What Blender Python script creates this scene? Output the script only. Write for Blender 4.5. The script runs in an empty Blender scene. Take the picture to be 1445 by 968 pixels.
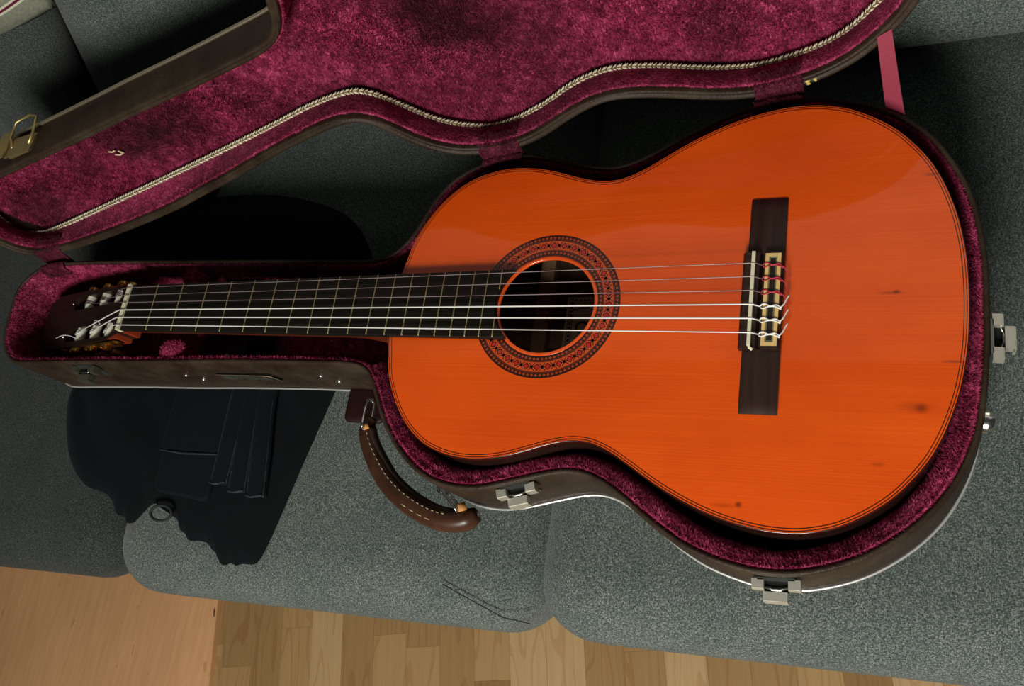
import bpy, bmesh, math, random
import numpy as np
from mathutils import Matrix, Vector

# Working units are millimetres in the guitar's own frame: x along the neck
# (nut at 0, saddle at 650), y across, z up from the soundboard.
ZO = 545.0                       # floor lies 545 mm under the soundboard
C = bpy.context.scene.collection
rnd = random.Random(7)
rng = np.random.default_rng(11)

def M(v):                        # mm guitar frame -> metres world
    v = np.asarray(v, float)
    return (v + np.array([0, 0, ZO])) / 1000.0

# ------------------------------------------------------------------ camera
cam_d = bpy.data.cameras.new('camera'); cam = bpy.data.objects.new('camera', cam_d)
C.objects.link(cam); bpy.context.scene.camera = cam
cam_d.sensor_width = 36.0; cam_d.lens = 1273.2256 / 1445 * 36.0
cam_d.clip_start = 0.02; cam_d.clip_end = 60
Rr = [(0.916745, 0.14351492, -0.37280298), (0.0070567, -0.93890959, -0.34409153), (-0.39941057, 0.31281343, -0.86175342)]
cp = M((758.7927, -276.8002, 666.3375))
cam.matrix_world = Matrix(((Rr[0][0], -Rr[1][0], -Rr[2][0], cp[0]),
                           (Rr[0][1], -Rr[1][1], -Rr[2][1], cp[1]),
                           (Rr[0][2], -Rr[1][2], -Rr[2][2], cp[2]), (0, 0, 0, 1)))

# ------------------------------------------------------------------ world, light, exposure
sc = bpy.context.scene
sc.view_settings.view_transform = 'Standard'; sc.view_settings.look = 'None'
sc.view_settings.gamma = 1.0; sc.view_settings.use_curve_mapping = False
sc.view_settings.exposure = 0.0
w = bpy.data.worlds.new('room_light'); sc.world = w; w.use_nodes = True
w.node_tree.nodes['Background'].inputs[0].default_value = (0.93, 1.0, 0.97, 1)
w.node_tree.nodes['Background'].inputs[1].default_value = 0.03

def area(name, loc, target, size, power, col):
    l = bpy.data.lights.new(name, 'AREA'); l.shape = 'RECTANGLE'; l.size, l.size_y = size
    l.energy = power; l.color = col
    o = bpy.data.objects.new(name, l); C.objects.link(o)
    p = Vector(M(loc)); t = Vector(M(target)); o.location = p
    o.rotation_euler = (t - p).to_track_quat('-Z', 'Y').to_euler()
    return o
area('window_daylight', (600, -1520, 880), (1150, 200, 0), (0.6, 0.5), 38, (1.0, 0.97, 0.90))

# ------------------------------------------------------------------ materials
MATS = {}
def mat(name, col, rough=0.5, metal=0.0, spec=0.5, coat=0.0, coat_r=0.08, sheen=0.0, sheen_col=(1, 1, 1)):
    if name in MATS: return MATS[name]
    m = bpy.data.materials.new(name); m.use_nodes = True
    b = m.node_tree.nodes['Principled BSDF']
    b.inputs['Base Color'].default_value = (*col, 1); b.inputs['Roughness'].default_value = rough
    b.inputs['Metallic'].default_value = metal; b.inputs['Specular IOR Level'].default_value = spec
    b.inputs['Coat Weight'].default_value = coat; b.inputs['Coat Roughness'].default_value = coat_r
    b.inputs['Sheen Weight'].default_value = sheen; b.inputs['Sheen Tint'].default_value = (*sheen_col, 1)
    m.diffuse_color = (*col, 1)
    MATS[name] = m; return m

class NT:                        # tiny helper for node graphs
    def __init__(s, m): s.m = m; s.t = m.node_tree; s.b = s.t.nodes['Principled BSDF']; s.tc = s.t.nodes.new('ShaderNodeTexCoord')
    def n(s, k, **a):
        x = s.t.nodes.new(k)
        for q, v in a.items(): setattr(x, q, v)
        return x
    def l(s, a, b): s.t.links.new(a, b)
    def map(s, scale=(1, 1, 1), rot=(0, 0, 0), loc=(0, 0, 0), src=None):
        x = s.n('ShaderNodeMapping'); x.inputs['Scale'].default_value = scale; x.inputs['Rotation'].default_value = rot
        x.inputs['Location'].default_value = loc; s.l(src or s.tc.outputs['Object'], x.inputs[0]); return x.outputs[0]
    def noise(s, vec, scale=5, detail=3, rough=0.5):
        x = s.n('ShaderNodeTexNoise'); x.inputs['Scale'].default_value = scale; x.inputs['Detail'].default_value = detail
        x.inputs['Roughness'].default_value = rough; s.l(vec, x.inputs['Vector']); return x.outputs['Fac']
    def ramp(s, fac, stops):
        x = s.n('ShaderNodeValToRGB'); e = x.color_ramp.elements
        while len(e) < len(stops): e.new(0.5)
        for i, (p, c) in enumerate(stops): e[i].position = p; e[i].color = (*c, 1) if len(c) == 3 else c
        s.l(fac, x.inputs[0]); return x.outputs[0]
    def mix(s, a, b, fac, mode='MIX'):
        x = s.n('ShaderNodeMix', data_type='RGBA', blend_type=mode)
        for inp, v in ((x.inputs[6], a), (x.inputs[7], b), (x.inputs[0], fac)):
            if hasattr(v, 'is_linked'): s.l(v, inp)
            elif isinstance(v, (int, float)): inp.default_value = v
            else: inp.default_value = (*v, 1)
        return x.outputs[2]
    def math(s, op, a, b=0.0, clamp=False):
        x = s.n('ShaderNodeMath', operation=op, use_clamp=clamp)
        for inp, v in ((x.inputs[0], a), (x.inputs[1], b)):
            if hasattr(v, 'is_linked'): s.l(v, inp)
            else: inp.default_value = v
        return x.outputs[0]
    def bump(s, h, strength=0.3, dist=0.001):
        x = s.n('ShaderNodeBump'); x.inputs['Strength'].default_value = strength; x.inputs['Distance'].default_value = dist
        s.l(h, x.inputs['Height']); s.l(x.outputs[0], s.b.inputs['Normal'])
    def color(s, c): s.l(c, s.b.inputs['Base Color'])
    def spot(s, vec, x0, y0, rx, ry, z=None, soft=0.3):          # 1 inside a small ellipse of the surface
        mp = s.map((1 / rx, 1 / ry, 0), (0, 0, 0), (-x0 / rx, -y0 / ry, 0), vec)
        g = s.n('ShaderNodeVectorMath', operation='LENGTH'); s.l(mp, g.inputs[0])
        r = s.n('ShaderNodeMapRange'); r.inputs['From Min'].default_value = 1 + soft; r.inputs['From Max'].default_value = 1 - soft
        s.l(g.outputs['Value'], r.inputs['Value']); return r.outputs[0]

def cedar():
    m = mat('orange_lacquered_cedar', (0.75, 0.075, 0.006), 0.45, spec=0.2, coat=0.75, coat_r=0.035); g = NT(m)
    fine = g.noise(g.map((3, 950, 1)), 1.0, 3, 0.6)
    wide = g.noise(g.map((1.5, 28, 1)), 1.0, 4, 0.6)
    blotch = g.noise(g.map((7, 11, 7)), 1.0, 3, 0.6)
    c = g.ramp(fine, [(0.25, (0.78, 0.085, 0.0035)), (0.55, (0.85, 0.105, 0.005)), (0.8, (0.92, 0.128, 0.007))])
    c = g.mix(c, g.ramp(wide, [(0.3, (0.88, 0.80, 0.75)), (0.7, (1.0, 1.0, 1.0))]), 0.5, 'MULTIPLY')
    c = g.mix(c, g.ramp(blotch, [(0.3, (0.88, 0.78, 0.7)), (0.65, (1.04, 1.05, 1.05))]), 0.8, 'MULTIPLY')
    o = g.tc.outputs['Object']
    for x, y, rx, ry, k in ((.749, .0069, .0075, .0012, .45), (.7527, .0078, .0022, .0012, .7), (.7695, -.0811, .0035, .0028, .55), (.766, -.0805, .010, .0035, .28),
                            (.6486, -.1584, .002, .0018, .8), (.637, -.1600, .007, .0016, .3), (.7898, -.0462, .006, .0010, .5), (.7766, .1042, .005, .0014, .5), (.742, -.123, .004, .0014, .3)):
        c = g.mix(c, (0.10, 0.012, 0.004), g.math('MULTIPLY', g.spot(o, x, y, rx, ry, soft=.6), k))
    g.color(c); g.bump(fine, 0.03, 0.0002)
    return m
def wood(name, c1, c2, along=(4, 90, 90), rough=0.4, coat=0.0, spec=0.4):
    m = mat(name, c1, rough, spec=spec, coat=coat); g = NT(m)
    f = g.noise(g.map(along), 1.0, 5, 0.65); g.color(g.ramp(f, [(0.3, c1), (0.7, c2)])); g.bump(f, 0.15, 0.0004); return m
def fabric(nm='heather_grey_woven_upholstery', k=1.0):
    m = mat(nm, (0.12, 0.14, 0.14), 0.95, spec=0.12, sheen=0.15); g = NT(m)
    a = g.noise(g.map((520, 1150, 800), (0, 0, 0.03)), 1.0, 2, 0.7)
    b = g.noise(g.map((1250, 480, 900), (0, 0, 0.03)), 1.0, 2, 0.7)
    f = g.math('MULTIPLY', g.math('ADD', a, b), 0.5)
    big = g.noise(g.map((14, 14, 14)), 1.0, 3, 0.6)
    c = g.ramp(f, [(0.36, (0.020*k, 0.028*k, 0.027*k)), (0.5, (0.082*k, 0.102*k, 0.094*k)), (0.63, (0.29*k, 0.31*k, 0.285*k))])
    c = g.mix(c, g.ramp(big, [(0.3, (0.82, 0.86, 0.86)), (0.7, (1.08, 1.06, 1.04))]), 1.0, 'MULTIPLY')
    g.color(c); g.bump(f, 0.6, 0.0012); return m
def vinyl():
    m = mat('dark_brown_grained_vinyl', (0.035, 0.021, 0.014), 0.5, spec=0.18); g = NT(m)
    f = g.noise(g.map((1, 1, 1)), 420, 3, 0.6); s = g.noise(g.map((1, 1, 1)), 22, 4, 0.7)
    g.color(g.ramp(s, [(0.3, (0.022, 0.012, 0.007)), (0.55, (0.042, 0.027, 0.017)), (0.8, (0.070, 0.052, 0.030))])); g.bump(f, 0.7, 0.0008)
    g.l(g.ramp(s, [(0.3, (.38,)*3), (0.7, (.55,)*3)]), g.b.inputs['Roughness']); return m
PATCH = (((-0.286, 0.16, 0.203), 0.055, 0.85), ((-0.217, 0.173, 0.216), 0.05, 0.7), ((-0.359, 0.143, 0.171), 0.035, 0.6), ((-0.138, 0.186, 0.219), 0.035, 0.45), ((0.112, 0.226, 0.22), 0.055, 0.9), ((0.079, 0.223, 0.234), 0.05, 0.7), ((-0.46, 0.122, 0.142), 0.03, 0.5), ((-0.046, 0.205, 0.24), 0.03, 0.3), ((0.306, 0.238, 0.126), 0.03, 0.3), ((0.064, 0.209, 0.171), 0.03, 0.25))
def plush(name, blade=False, dim=None):
    m = mat(name, (0.16, 0.015, 0.045), 0.75, spec=0.25, sheen=0.12, sheen_col=(1.0, 0.3, 0.5)); g = NT(m)
    o = g.tc.outputs['Object']
    hi = g.noise(g.map((1, 1, .55)), 420, 2, 0.6); mid = g.noise(g.map((1, 1, 1)), 75, 3, 0.6); lo = g.noise(g.map((1, 1, 1.3)), 9, 3, 0.55)
    f = g.math('ADD', g.math('MULTIPLY', hi, 0.6), g.math('MULTIPLY', mid, 0.4))
    c = g.ramp(f, [(0.34, (0.10, 0.005, 0.022)), (0.5, (0.33, 0.021, 0.080)), (0.68, (0.72, 0.115, 0.27))])
    c = g.mix(c, g.ramp(lo, [(0.34, (0.50, 0.44, 0.48)), (0.60, (1.0, 1.0, 1.0))]), 0.8, 'MULTIPLY')
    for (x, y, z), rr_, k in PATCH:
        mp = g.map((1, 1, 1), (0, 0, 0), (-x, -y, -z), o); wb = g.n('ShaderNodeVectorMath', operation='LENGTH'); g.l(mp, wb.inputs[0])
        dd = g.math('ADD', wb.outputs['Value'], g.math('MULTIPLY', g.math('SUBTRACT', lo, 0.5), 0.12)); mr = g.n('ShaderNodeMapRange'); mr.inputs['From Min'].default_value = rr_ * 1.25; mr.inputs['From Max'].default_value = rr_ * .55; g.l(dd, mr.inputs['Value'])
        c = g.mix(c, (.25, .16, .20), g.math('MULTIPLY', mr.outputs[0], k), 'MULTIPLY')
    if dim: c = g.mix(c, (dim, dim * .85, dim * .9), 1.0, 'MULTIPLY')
    g.color(c)
    if not blade: g.bump(f, 0.8, 0.003)
    return m
def knit():
    m = mat('black_jersey', (0.0042, 0.0056, 0.0064), 0.9, spec=0.1, sheen=0.05, sheen_col=(0.5, 0.6, 0.8)); g = NT(m)
    f = g.noise(g.map((1, 1, 1)), 500, 2, 0.6); g.bump(f, 0.4, 0.001); return m
CEDAR = cedar(); FAB = fabric(); FABD2 = fabric('mid_heather_grey_upholstery', 0.6); FABD = fabric('dark_heather_grey_upholstery', 0.36); VINYL = vinyl(); PLUSH = plush('burgundy_plush'); FUR = plush('burgundy_plush_fibres', True); PLUSHD = plush('shade_dimmed_plush', False, .30); FURD = plush('shade_dimmed_plush_fibres', True, .30); KNIT = knit()  # hinge strap plush is dimmed, its colour carries the shade in the fold
ROSE = wood('dark_rosewood', (0.012, 0.006, 0.005), (0.035, 0.014, 0.009), (5, 120, 120), 0.22, coat=0.6)
BRIDGEW = wood('bridge_rosewood', (0.016, 0.008, 0.006), (0.040, 0.018, 0.012), (120, 6, 60), 0.4)
EBONY = wood('ebony', (0.0075, 0.0065, 0.005), (0.013, 0.011, 0.008), (4, 160, 100), 0.5, spec=.15)
MAHOG = wood('neck_mahogany', (0.10, 0.016, 0.006), (0.20, 0.035, 0.012), (5, 90, 90), 0.3, coat=0.4)
BACKW = wood('bare_rosewood_inside', (0.09, 0.05, 0.03), (0.16, 0.09, 0.055), (6, 100, 100), 0.8)
HEADW = wood('headstock_veneer', (0.012, 0.006, 0.004), (0.026, 0.012, 0.008), (6, 100, 100), 0.4, coat=0.1, spec=.2)
EDGE = mat('dark_red_binding', (0.045, 0.007, 0.003), 0.25, coat=0.7)
EDGEL = mat('orange_hole_edge', (0.85, 0.10, 0.012), 0.22, coat=0.8)
DLINE = mat('dark_purfling', (0.025, 0.006, 0.003), 0.3, coat=0.5)
RDARK = mat('rosette_dark', (0.030, 0.005, 0.003), 0.3, coat=0.5)
RRED = mat('rosette_red', (0.50, 0.018, 0.010), 0.3, coat=0.5)
RORANGE = mat('rosette_orange', (0.62, 0.075, 0.010), 0.3, coat=0.5)
IVORY = mat('aged_bone', (0.78, 0.74, 0.52), 0.4)
INLAY = mat('yellow_bone_inlay', (0.80, 0.55, 0.20), 0.35)
GREEN = mat('green_inlay_line', (0.22, 0.24, 0.12), 0.4)
NYLON = mat('clear_white_nylon', (0.80, 0.80, 0.76), 0.25, spec=0.6)
WOUND = mat('silver_wound_wire', (0.34, 0.27, 0.27), 0.45, metal=0.5)
REDTH = mat('red_string_end', (0.45, 0.02, 0.05), 0.6)
FRETM = mat('tarnished_fret_brass', (0.50, 0.42, 0.20), 0.38, metal=0.7)
GOLD = mat('worn_gold', (0.65, 0.36, 0.09), 0.3, metal=1.0)
CHROME = mat('nickel', (0.75, 0.74, 0.70), 0.22, metal=1.0)
LATCHM = mat('aged_nickel_latch', (0.72, 0.70, 0.60), 0.42, metal=0.75)
LATCHD = mat('dull_latch_plate', (0.28, 0.30, 0.27), 0.35, metal=0.9)
ALU = mat('aluminium_valance', (0.95, 0.94, 0.91), 0.33, metal=0.7)
BRASSV = mat('aged_valance', (0.62, 0.52, 0.38), 0.35, metal=0.9)
ROLLER = mat('white_plastic_roller', (0.78, 0.76, 0.62), 0.4)
CREAM = mat('cream_braid_yarn', (0.85, 0.80, 0.58), 0.7)
BROWNY = mat('brown_braid_yarn', (0.13, 0.07, 0.03), 0.8)
LEATH = wood('brown_leather', (0.026, 0.010, 0.006), (0.068, 0.026, 0.012), (40, 40, 40), 0.35)
LEATHD = wood('dark_leather', (0.020, 0.010, 0.008), (0.035, 0.017, 0.012), (40, 40, 40), 0.5)
OXBL = wood('oxblood_leather', (0.014, 0.005, 0.005), (0.028, 0.008, 0.007), (40, 40, 40), 0.5, spec=.2)
STITCH = mat('tan_stitching', (0.45, 0.34, 0.20), 0.8)
TANEDGE = mat('raw_leather_edge', (0.55, 0.24, 0.06), 0.7)
RIBBON = mat('crimson_ribbon', (0.30, 0.018, 0.050), 0.7, sheen=0.2)
PAPER = mat('old_label_paper', (0.80, 0.72, 0.46), 0.8)
INK = mat('label_ink', (0.04, 0.035, 0.03), 0.8)
SPRUCE = wood('brace_cedar', (0.30, 0.17, 0.09), (0.42, 0.26, 0.14), (90, 6, 90), 0.7)
DARKP = mat('black_plastic', (0.008, 0.008, 0.008), 0.3)
GLUE = mat('yellow_glue', (0.62, 0.47, 0.12), 0.5)
LINT = mat('cream_lint', (0.75, 0.55, 0.36), 0.9)
BLACK = mat('hole_shade_black', (0.004, 0.004, 0.004), 0.9)

# ------------------------------------------------------------------ mesh helpers
class MB:
    def __init__(s): s.v = []; s.f = []; s.mi = []
    def add(s, v, f, mi=0):
        o = len(s.v); s.v += [tuple(map(float, a)) for a in v]; s.f += [tuple(i + o for i in a) for a in f]; s.mi += [mi] * len(f)
    def box(s, x0, x1, y0, y1, z0, z1, mi=0, fr=None):
        v = [(x, y, z) for x in (x0, x1) for y in (y0, y1) for z in (z0, z1)]
        if fr: v = [fr(*a) for a in v]
        s.add(v, [(0, 1, 3, 2), (4, 6, 7, 5), (0, 4, 5, 1), (2, 3, 7, 6), (0, 2, 6, 4), (1, 5, 7, 3)], mi)
    def tube(s, pts, r, n=8, closed=False, mi=0, flat=None):
        P = np.array(pts, float); N = len(P); T = np.roll(P, -1, 0) - np.roll(P, 1, 0) if closed else np.gradient(P, axis=0)
        T /= np.linalg.norm(T, axis=1)[:, None] + 1e-12
        up = np.array([0, 0, 1.]); R = np.broadcast_to(np.asarray(r, float), (N,))
        A = np.cross(T, up); bad = np.linalg.norm(A, axis=1) < 1e-3; A[bad] = np.cross(T[bad], [1, 0, 0]); A /= np.linalg.norm(A, axis=1)[:, None]
        B = np.cross(A, T); fa, fb = flat or (1, 1)
        an = np.arange(n) / n * 2 * np.pi
        V = P[:, None] + R[:, None, None] * (np.cos(an)[None, :, None] * A[:, None] * fa + np.sin(an)[None, :, None] * B[:, None] * fb)
        F = [(i * n + k, i * n + (k + 1) % n, ((i + 1) % N) * n + (k + 1) % n, ((i + 1) % N) * n + k) for i in range(N if closed else N - 1) for k in range(n)]
        if not closed: F += [tuple(range(n))[::-1], tuple((N - 1) * n + k for k in range(n))]
        s.add(V.reshape(-1, 3), F, mi)
    def cyl(s, a, b, r, n=12, mi=0, r2=None):
        a = np.array(a, float); b = np.array(b, float); s.tube([a, b], [r, r if r2 is None else r2], n, mi=mi)
    def dome(s, c, nrm, r, h, n=14, m=5, mi=0):
        nrm = np.array(nrm, float); nrm /= np.linalg.norm(nrm); A = np.cross(nrm, [0, 0, 1.]); 
        if np.linalg.norm(A) < .1: A = np.cross(nrm, [1., 0, 0])
        A /= np.linalg.norm(A); B = np.cross(nrm, A); V = []; F = []
        for j in range(m):
            t = j / m * np.pi / 2
            for k in range(n):
                a_ = k / n * 2 * np.pi; V.append(np.array(c) + r * math.cos(t) * (math.cos(a_) * A + math.sin(a_) * B) + nrm * h * math.sin(t))
        V.append(np.array(c) + nrm * h)
        for j in range(m - 1):
            for k in range(n): F.append((j * n + k, j * n + (k + 1) % n, (j + 1) * n + (k + 1) % n, (j + 1) * n + k))
        for k in range(n): F.append(((m - 1) * n + k, (m - 1) * n + (k + 1) % n, m * n))
        s.add(V, F, mi)
    def ring(s, rings, close=True, mi=0, cap0=False, cap1=False):     # loft of equal-length closed rings
        n = len(rings[0]); V = np.concatenate([np.asarray(r, float) for r in rings]); F = []
        for j in range(len(rings) - 1):
            for k in range(n if close else n - 1): F.append((j * n + k, j * n + (k + 1) % n, (j + 1) * n + (k + 1) % n, (j + 1) * n + k))
        if cap0: F.append(tuple(range(n))[::-1])
        if cap1: F.append(tuple((len(rings) - 1) * n + k for k in range(n)))
        s.add(V, F, mi)
    def build(s, name, mats, parent=None, origin=None, smooth=False, recalc=True, autosm=None, **tags):
        if not isinstance(mats, (list, tuple)): mats = [mats]
        org = np.array(origin if origin is not None else (parent['_o'] if parent is not None and '_o' in parent else (0, 0, -ZO)), float)
        me = bpy.data.meshes.new(name)
        V = (np.array(s.v, float) - org) / 1000.0
        me.from_pydata(V.tolist(), [], s.f)
        for m in mats: me.materials.append(m)
        me.polygons.foreach_set('material_index', s.mi)
        if recalc:
            bm = bmesh.new(); bm.from_mesh(me); bmesh.ops.recalc_face_normals(bm, faces=bm.faces); bm.to_mesh(me); bm.free()
        if smooth: me.polygons.foreach_set('use_smooth', [True] * len(me.polygons))
        if autosm: me.set_sharp_from_angle(angle=math.radians(autosm))
        me.update()
        o = bpy.data.objects.new(name, me); C.objects.link(o)
        if parent is not None: o.parent = parent
        else: o.location = M(org)
        for k, v in tags.items(): o[k] = v
        o['_o'] = [float(a) for a in org]
        return o
def thing(name, label, cat, org, group=None):
    o = bpy.data.objects.new(name, None); C.objects.link(o); o.location = M(org); o['_o'] = [float(a) for a in org]
    o.empty_display_size = 0.05
    o['label'] = label; o['category'] = cat
    if group: o['group'] = group
    return o
def sub(mb, name, mats, parent, **k):          # sub-part or part sharing the thing's origin
    return mb.build(name, mats, parent, origin=parent['_o'], **k)
def copy_part(src, parent, loc_mm=(0, 0, 0), rot=None):
    c = src.copy(); C.objects.link(c); c.parent = parent; c.location = Vector(loc_mm) / 1000
    if rot is not None: c.rotation_euler = rot
    return c

def spline(P, n, closed=True, smooth=2):       # evenly spaced Catmull-Rom resample
    P = np.array(P, float); N = len(P); out = []
    for i in range(N if closed else N - 1):
        g = lambda k: P[(i + k) % N] if closed else P[min(max(i + k, 0), N - 1)]
        p0, p1, p2, p3 = g(-1), g(0), g(1), g(2)
        for t in np.linspace(0, 1, 14, endpoint=False):
            out.append(0.5 * ((2 * p1) + (p2 - p0) * t + (2 * p0 - 5 * p1 + 4 * p2 - p3) * t * t + (3 * p1 - p0 - 3 * p2 + p3) * t ** 3))
    if not closed: out.append(P[-1])
    D = np.array(out)
    if closed: D = np.vstack([D, D[:1]])
    L = np.r_[0, np.cumsum(np.linalg.norm(np.diff(D, axis=0), axis=1))]
    q = np.linspace(0, L[-1], n + 1)[:-1] if closed else np.linspace(0, L[-1], n)
    R = np.stack([np.interp(q, L, D[:, k]) for k in range(D.shape[1])], 1)
    for _ in range(smooth):
        if closed: R = (np.roll(R, 1, 0) + 2 * R + np.roll(R, -1, 0)) / 4
        else: R[1:-1] = (R[:-2] + 2 * R[1:-1] + R[2:]) / 4
    return R
def inward(P):
    T = np.roll(P, -1, 0) - np.roll(P, 1, 0); T /= np.linalg.norm(T, axis=1)[:, None]
    N = np.stack([-T[:, 1], T[:, 0]], 1); A = 0.5 * np.sum(P[:, 0] * np.roll(P[:, 1], -1) - np.roll(P[:, 0], -1) * P[:, 1])
    return N if A > 0 else -N
def inset(P, d):
    Q = P + inward(P) * d
    if abs(d) > 8:
        for _ in range(6): Q = (np.roll(Q, 1, 0) + 2 * Q + np.roll(Q, -1, 0)) / 4
    return Q
def z3(P, z): return np.column_stack([P, np.full(len(P), float(z))])

def tris_of(obj):
    me = obj.data; me.calc_loop_triangles(); n = len(me.loop_triangles)
    t = np.empty(n * 3, np.int32); me.loop_triangles.foreach_get('vertices', t); v = np.empty(len(me.vertices) * 3); me.vertices.foreach_get('co', v)
    return v.reshape(-1, 3), t.reshape(-1, 3)
def fur(obj, dens, length, width, seed, flip_to=None, keep=None, name='plush_pile'):
    """short fibres standing on a plush surface: one triangle each, joined into one part"""
    v, t = tris_of(obj); a, b, c = v[t[:, 0]], v[t[:, 1]], v[t[:, 2]]
    nr = np.cross(b - a, c - a); ar = np.linalg.norm(nr, axis=1) / 2; nr /= (2 * ar[:, None] + 1e-15)
    r = np.random.default_rng(seed); n = int(ar.sum() * 1e6 * dens)
    k = r.choice(len(t), n, p=ar / ar.sum()); u = r.random((n, 2)); m = u.sum(1) > 1; u[m] = 1 - u[m]
    P = a[k] + (b - a)[k] * u[:, :1] + (c - a)[k] * u[:, 1:]; N = nr[k]
    if flip_to is not None:
        s = np.sign(((np.array(flip_to) / 1000. - P) * N).sum(1)); s[s == 0] = 1; N = N * s[:, None]
    if keep is not None:
        kk = keep(P * 1000); P, N = P[kk], N[kk]; n = len(P)
    q = P * 1000
    lean = np.stack([np.sin(q[:, 0] / 31 + 1.3 * np.sin(q[:, 1] / 23)) + np.sin(q[:, 2] / 17 + q[:, 0] / 53), np.cos(q[:, 1] / 27 + q[:, 0] / 41) + .6 * np.sin(q[:, 2] / 13), np.cos(q[:, 2] / 19 + q[:, 0] / 29)], 1) * .42
    clump = np.stack([np.sin(q[:, 0] / 3.1 + 2 * np.sin(q[:, 2] / 4.7)), np.sin(q[:, 1] / 2.7 + 2 * np.sin(q[:, 0] / 5.1)), np.sin(q[:, 2] / 2.9 + 2 * np.sin(q[:, 0] / 4.3))], 1) * .35
    D = N * 0.9 + lean + clump + r.normal(size=(n, 3)) * .30; D /= np.linalg.norm(D, axis=1)[:, None]
    below = (D * N).sum(1) < .15; D[below] += N[below] * .5
    L = length / 1000 * r.uniform(.6, 1.15, (n, 1)); W = np.cross(D, r.normal(size=(n, 3))); W /= np.linalg.norm(W, axis=1)[:, None] + 1e-9; W *= width / 2000
    V = np.empty((n, 3, 3)); V[:, 0] = P + W; V[:, 1] = P - W; V[:, 2] = P + D * L
    me = bpy.data.meshes.new(name); me.vertices.add(n * 3); me.vertices.foreach_set('co', V.ravel())
    me.loops.add(n * 3); me.loops.foreach_set('vertex_index', np.arange(n * 3, dtype=np.int32))
    me.polygons.add(n); me.polygons.foreach_set('loop_start', np.arange(0, n * 3, 3, dtype=np.int32)); me.polygons.foreach_set('loop_total', np.full(n, 3, np.int32))
    me.materials.append(FUR); me.update(calc_edges=True)
    o = bpy.data.objects.new(name, me); C.objects.link(o); o.parent = obj; o['kind'] = 'stuff'; return o

def rbox(x0, x1, y0, y1, z0, z1, r, nx=30, ny=20, nz=10, warp=None):
    """rounded, slightly puffed box"""
    mb = MB(); lo = np.array([x0, y0, z0], float); hi = np.array([x1, y1, z1], float); c = (lo + hi) / 2; h = (hi - lo) / 2
    r3 = np.minimum(np.array(r if hasattr(r, '__len__') else [r] * 3, float), h)
    def gr(i, n):
        rr = r3[i] / h[i]; e = 1 - np.cos(np.linspace(0, np.pi / 2, 6)); e = e * rr
        g = np.r_[-1 + e[:-1], np.linspace(-1 + rr, 1 - rr, n), (1 - e[:-1])[::-1]]
        # rim points evenly by angle
        k = np.linspace(0, 1, 6)[:-1]; g[:5] = -1 + rr * (k); g[-5:] = 1 - rr * k[::-1]
        return g * h[i]
    G = [gr(0, nx), gr(1, ny), gr(2, nz)]
    for ax in range(3):
        a, b = [i for i in range(3) if i != ax]
        for sg in (-1, 1):
            U_, V_ = np.meshgrid(G[a], G[b], indexing='ij'); p = np.zeros(U_.shape + (3,)); p[..., a] = U_; p[..., b] = V_; p[..., ax] = sg * h[ax]
            inner = np.clip(p, -(h - r3), h - r3); d = (p - inner) / r3; ln = np.linalg.norm(d, axis=-1, keepdims=True); d = d / np.maximum(ln, 1e-9)
            q = inner + d * r3 + c; n1, n2 = U_.shape; q = q.reshape(-1, 3)
            if warp is not None: q = warp(q, c, h)
            F = [(i * n2 + j, (i + 1) * n2 + j, (i + 1) * n2 + j + 1, i * n2 + j + 1) for i in range(n1 - 1) for j in range(n2 - 1)]
            mb.add(q, F)
    return mb
def weld(o, d=1e-5):
    bm = bmesh.new(); bm.from_mesh(o.data); bmesh.ops.remove_doubles(bm, verts=bm.verts, dist=d); bmesh.ops.recalc_face_normals(bm, faces=bm.faces); bm.to_mesh(bm_me := o.data); bm.free(); bm_me.update(); return o

# ------------------------------------------------------------------ floor
fl = MB(); fl.box(-1500, 1900, -1400, 900, -ZO - 20, -ZO - 9)
floor = fl.build('floor', mat('floor_underlay', (0.16, 0.09, 0.045), 0.8), origin=(0, 0, -ZO), kind='structure')
def plank_mat(i):
    base = [((0.33, 0.195, 0.078), (0.37, 0.225, 0.094)), ((0.40, 0.245, 0.102), (0.45, 0.285, 0.125)), ((0.27, 0.148, 0.055), (0.31, 0.178, 0.070)), ((0.47, 0.31, 0.145), (0.53, 0.355, 0.175))][i]
    m = mat('beech_strip_%s' % 'abcd'[i], base[0], 0.38, spec=0.4); g = NT(m)
    oi = g.n('ShaderNodeObjectInfo'); cb = g.n('ShaderNodeCombineXYZ'); g.l(g.math('MULTIPLY', oi.outputs['Random'], 50.0), cb.inputs[0])
    va = g.n('ShaderNodeVectorMath', operation='ADD'); g.l(g.tc.outputs['Object'], va.inputs[0]); g.l(cb.outputs[0], va.inputs[1])
    warp = g.noise(g.map((14, 2.2, 1), src=va.outputs[0]), 1.0, 2, .5)
    wv = g.n('ShaderNodeMath', operation='SINE'); g.l(g.math('MULTIPLY', warp, 70.0), wv.inputs[0])
    f = g.noise(g.map((160, 7, 1), src=va.outputs[0]), 1.0, 3, .6)
    c = g.ramp(f, [(0.3, base[0]), (0.7, base[1])]); c = g.mix(c, (0.80, 0.68, 0.58), g.math('MULTIPLY', g.math('GREATER_THAN', wv.outputs[0], 0.86), 0.5), 'MULTIPLY')
    g.color(c); return m
PL = [plank_mat(i) for i in range(4)]
ang = math.atan2(22, 118); PW = 53.5
ca, sa = math.cos(ang), math.sin(ang)
pm = {}
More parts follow.
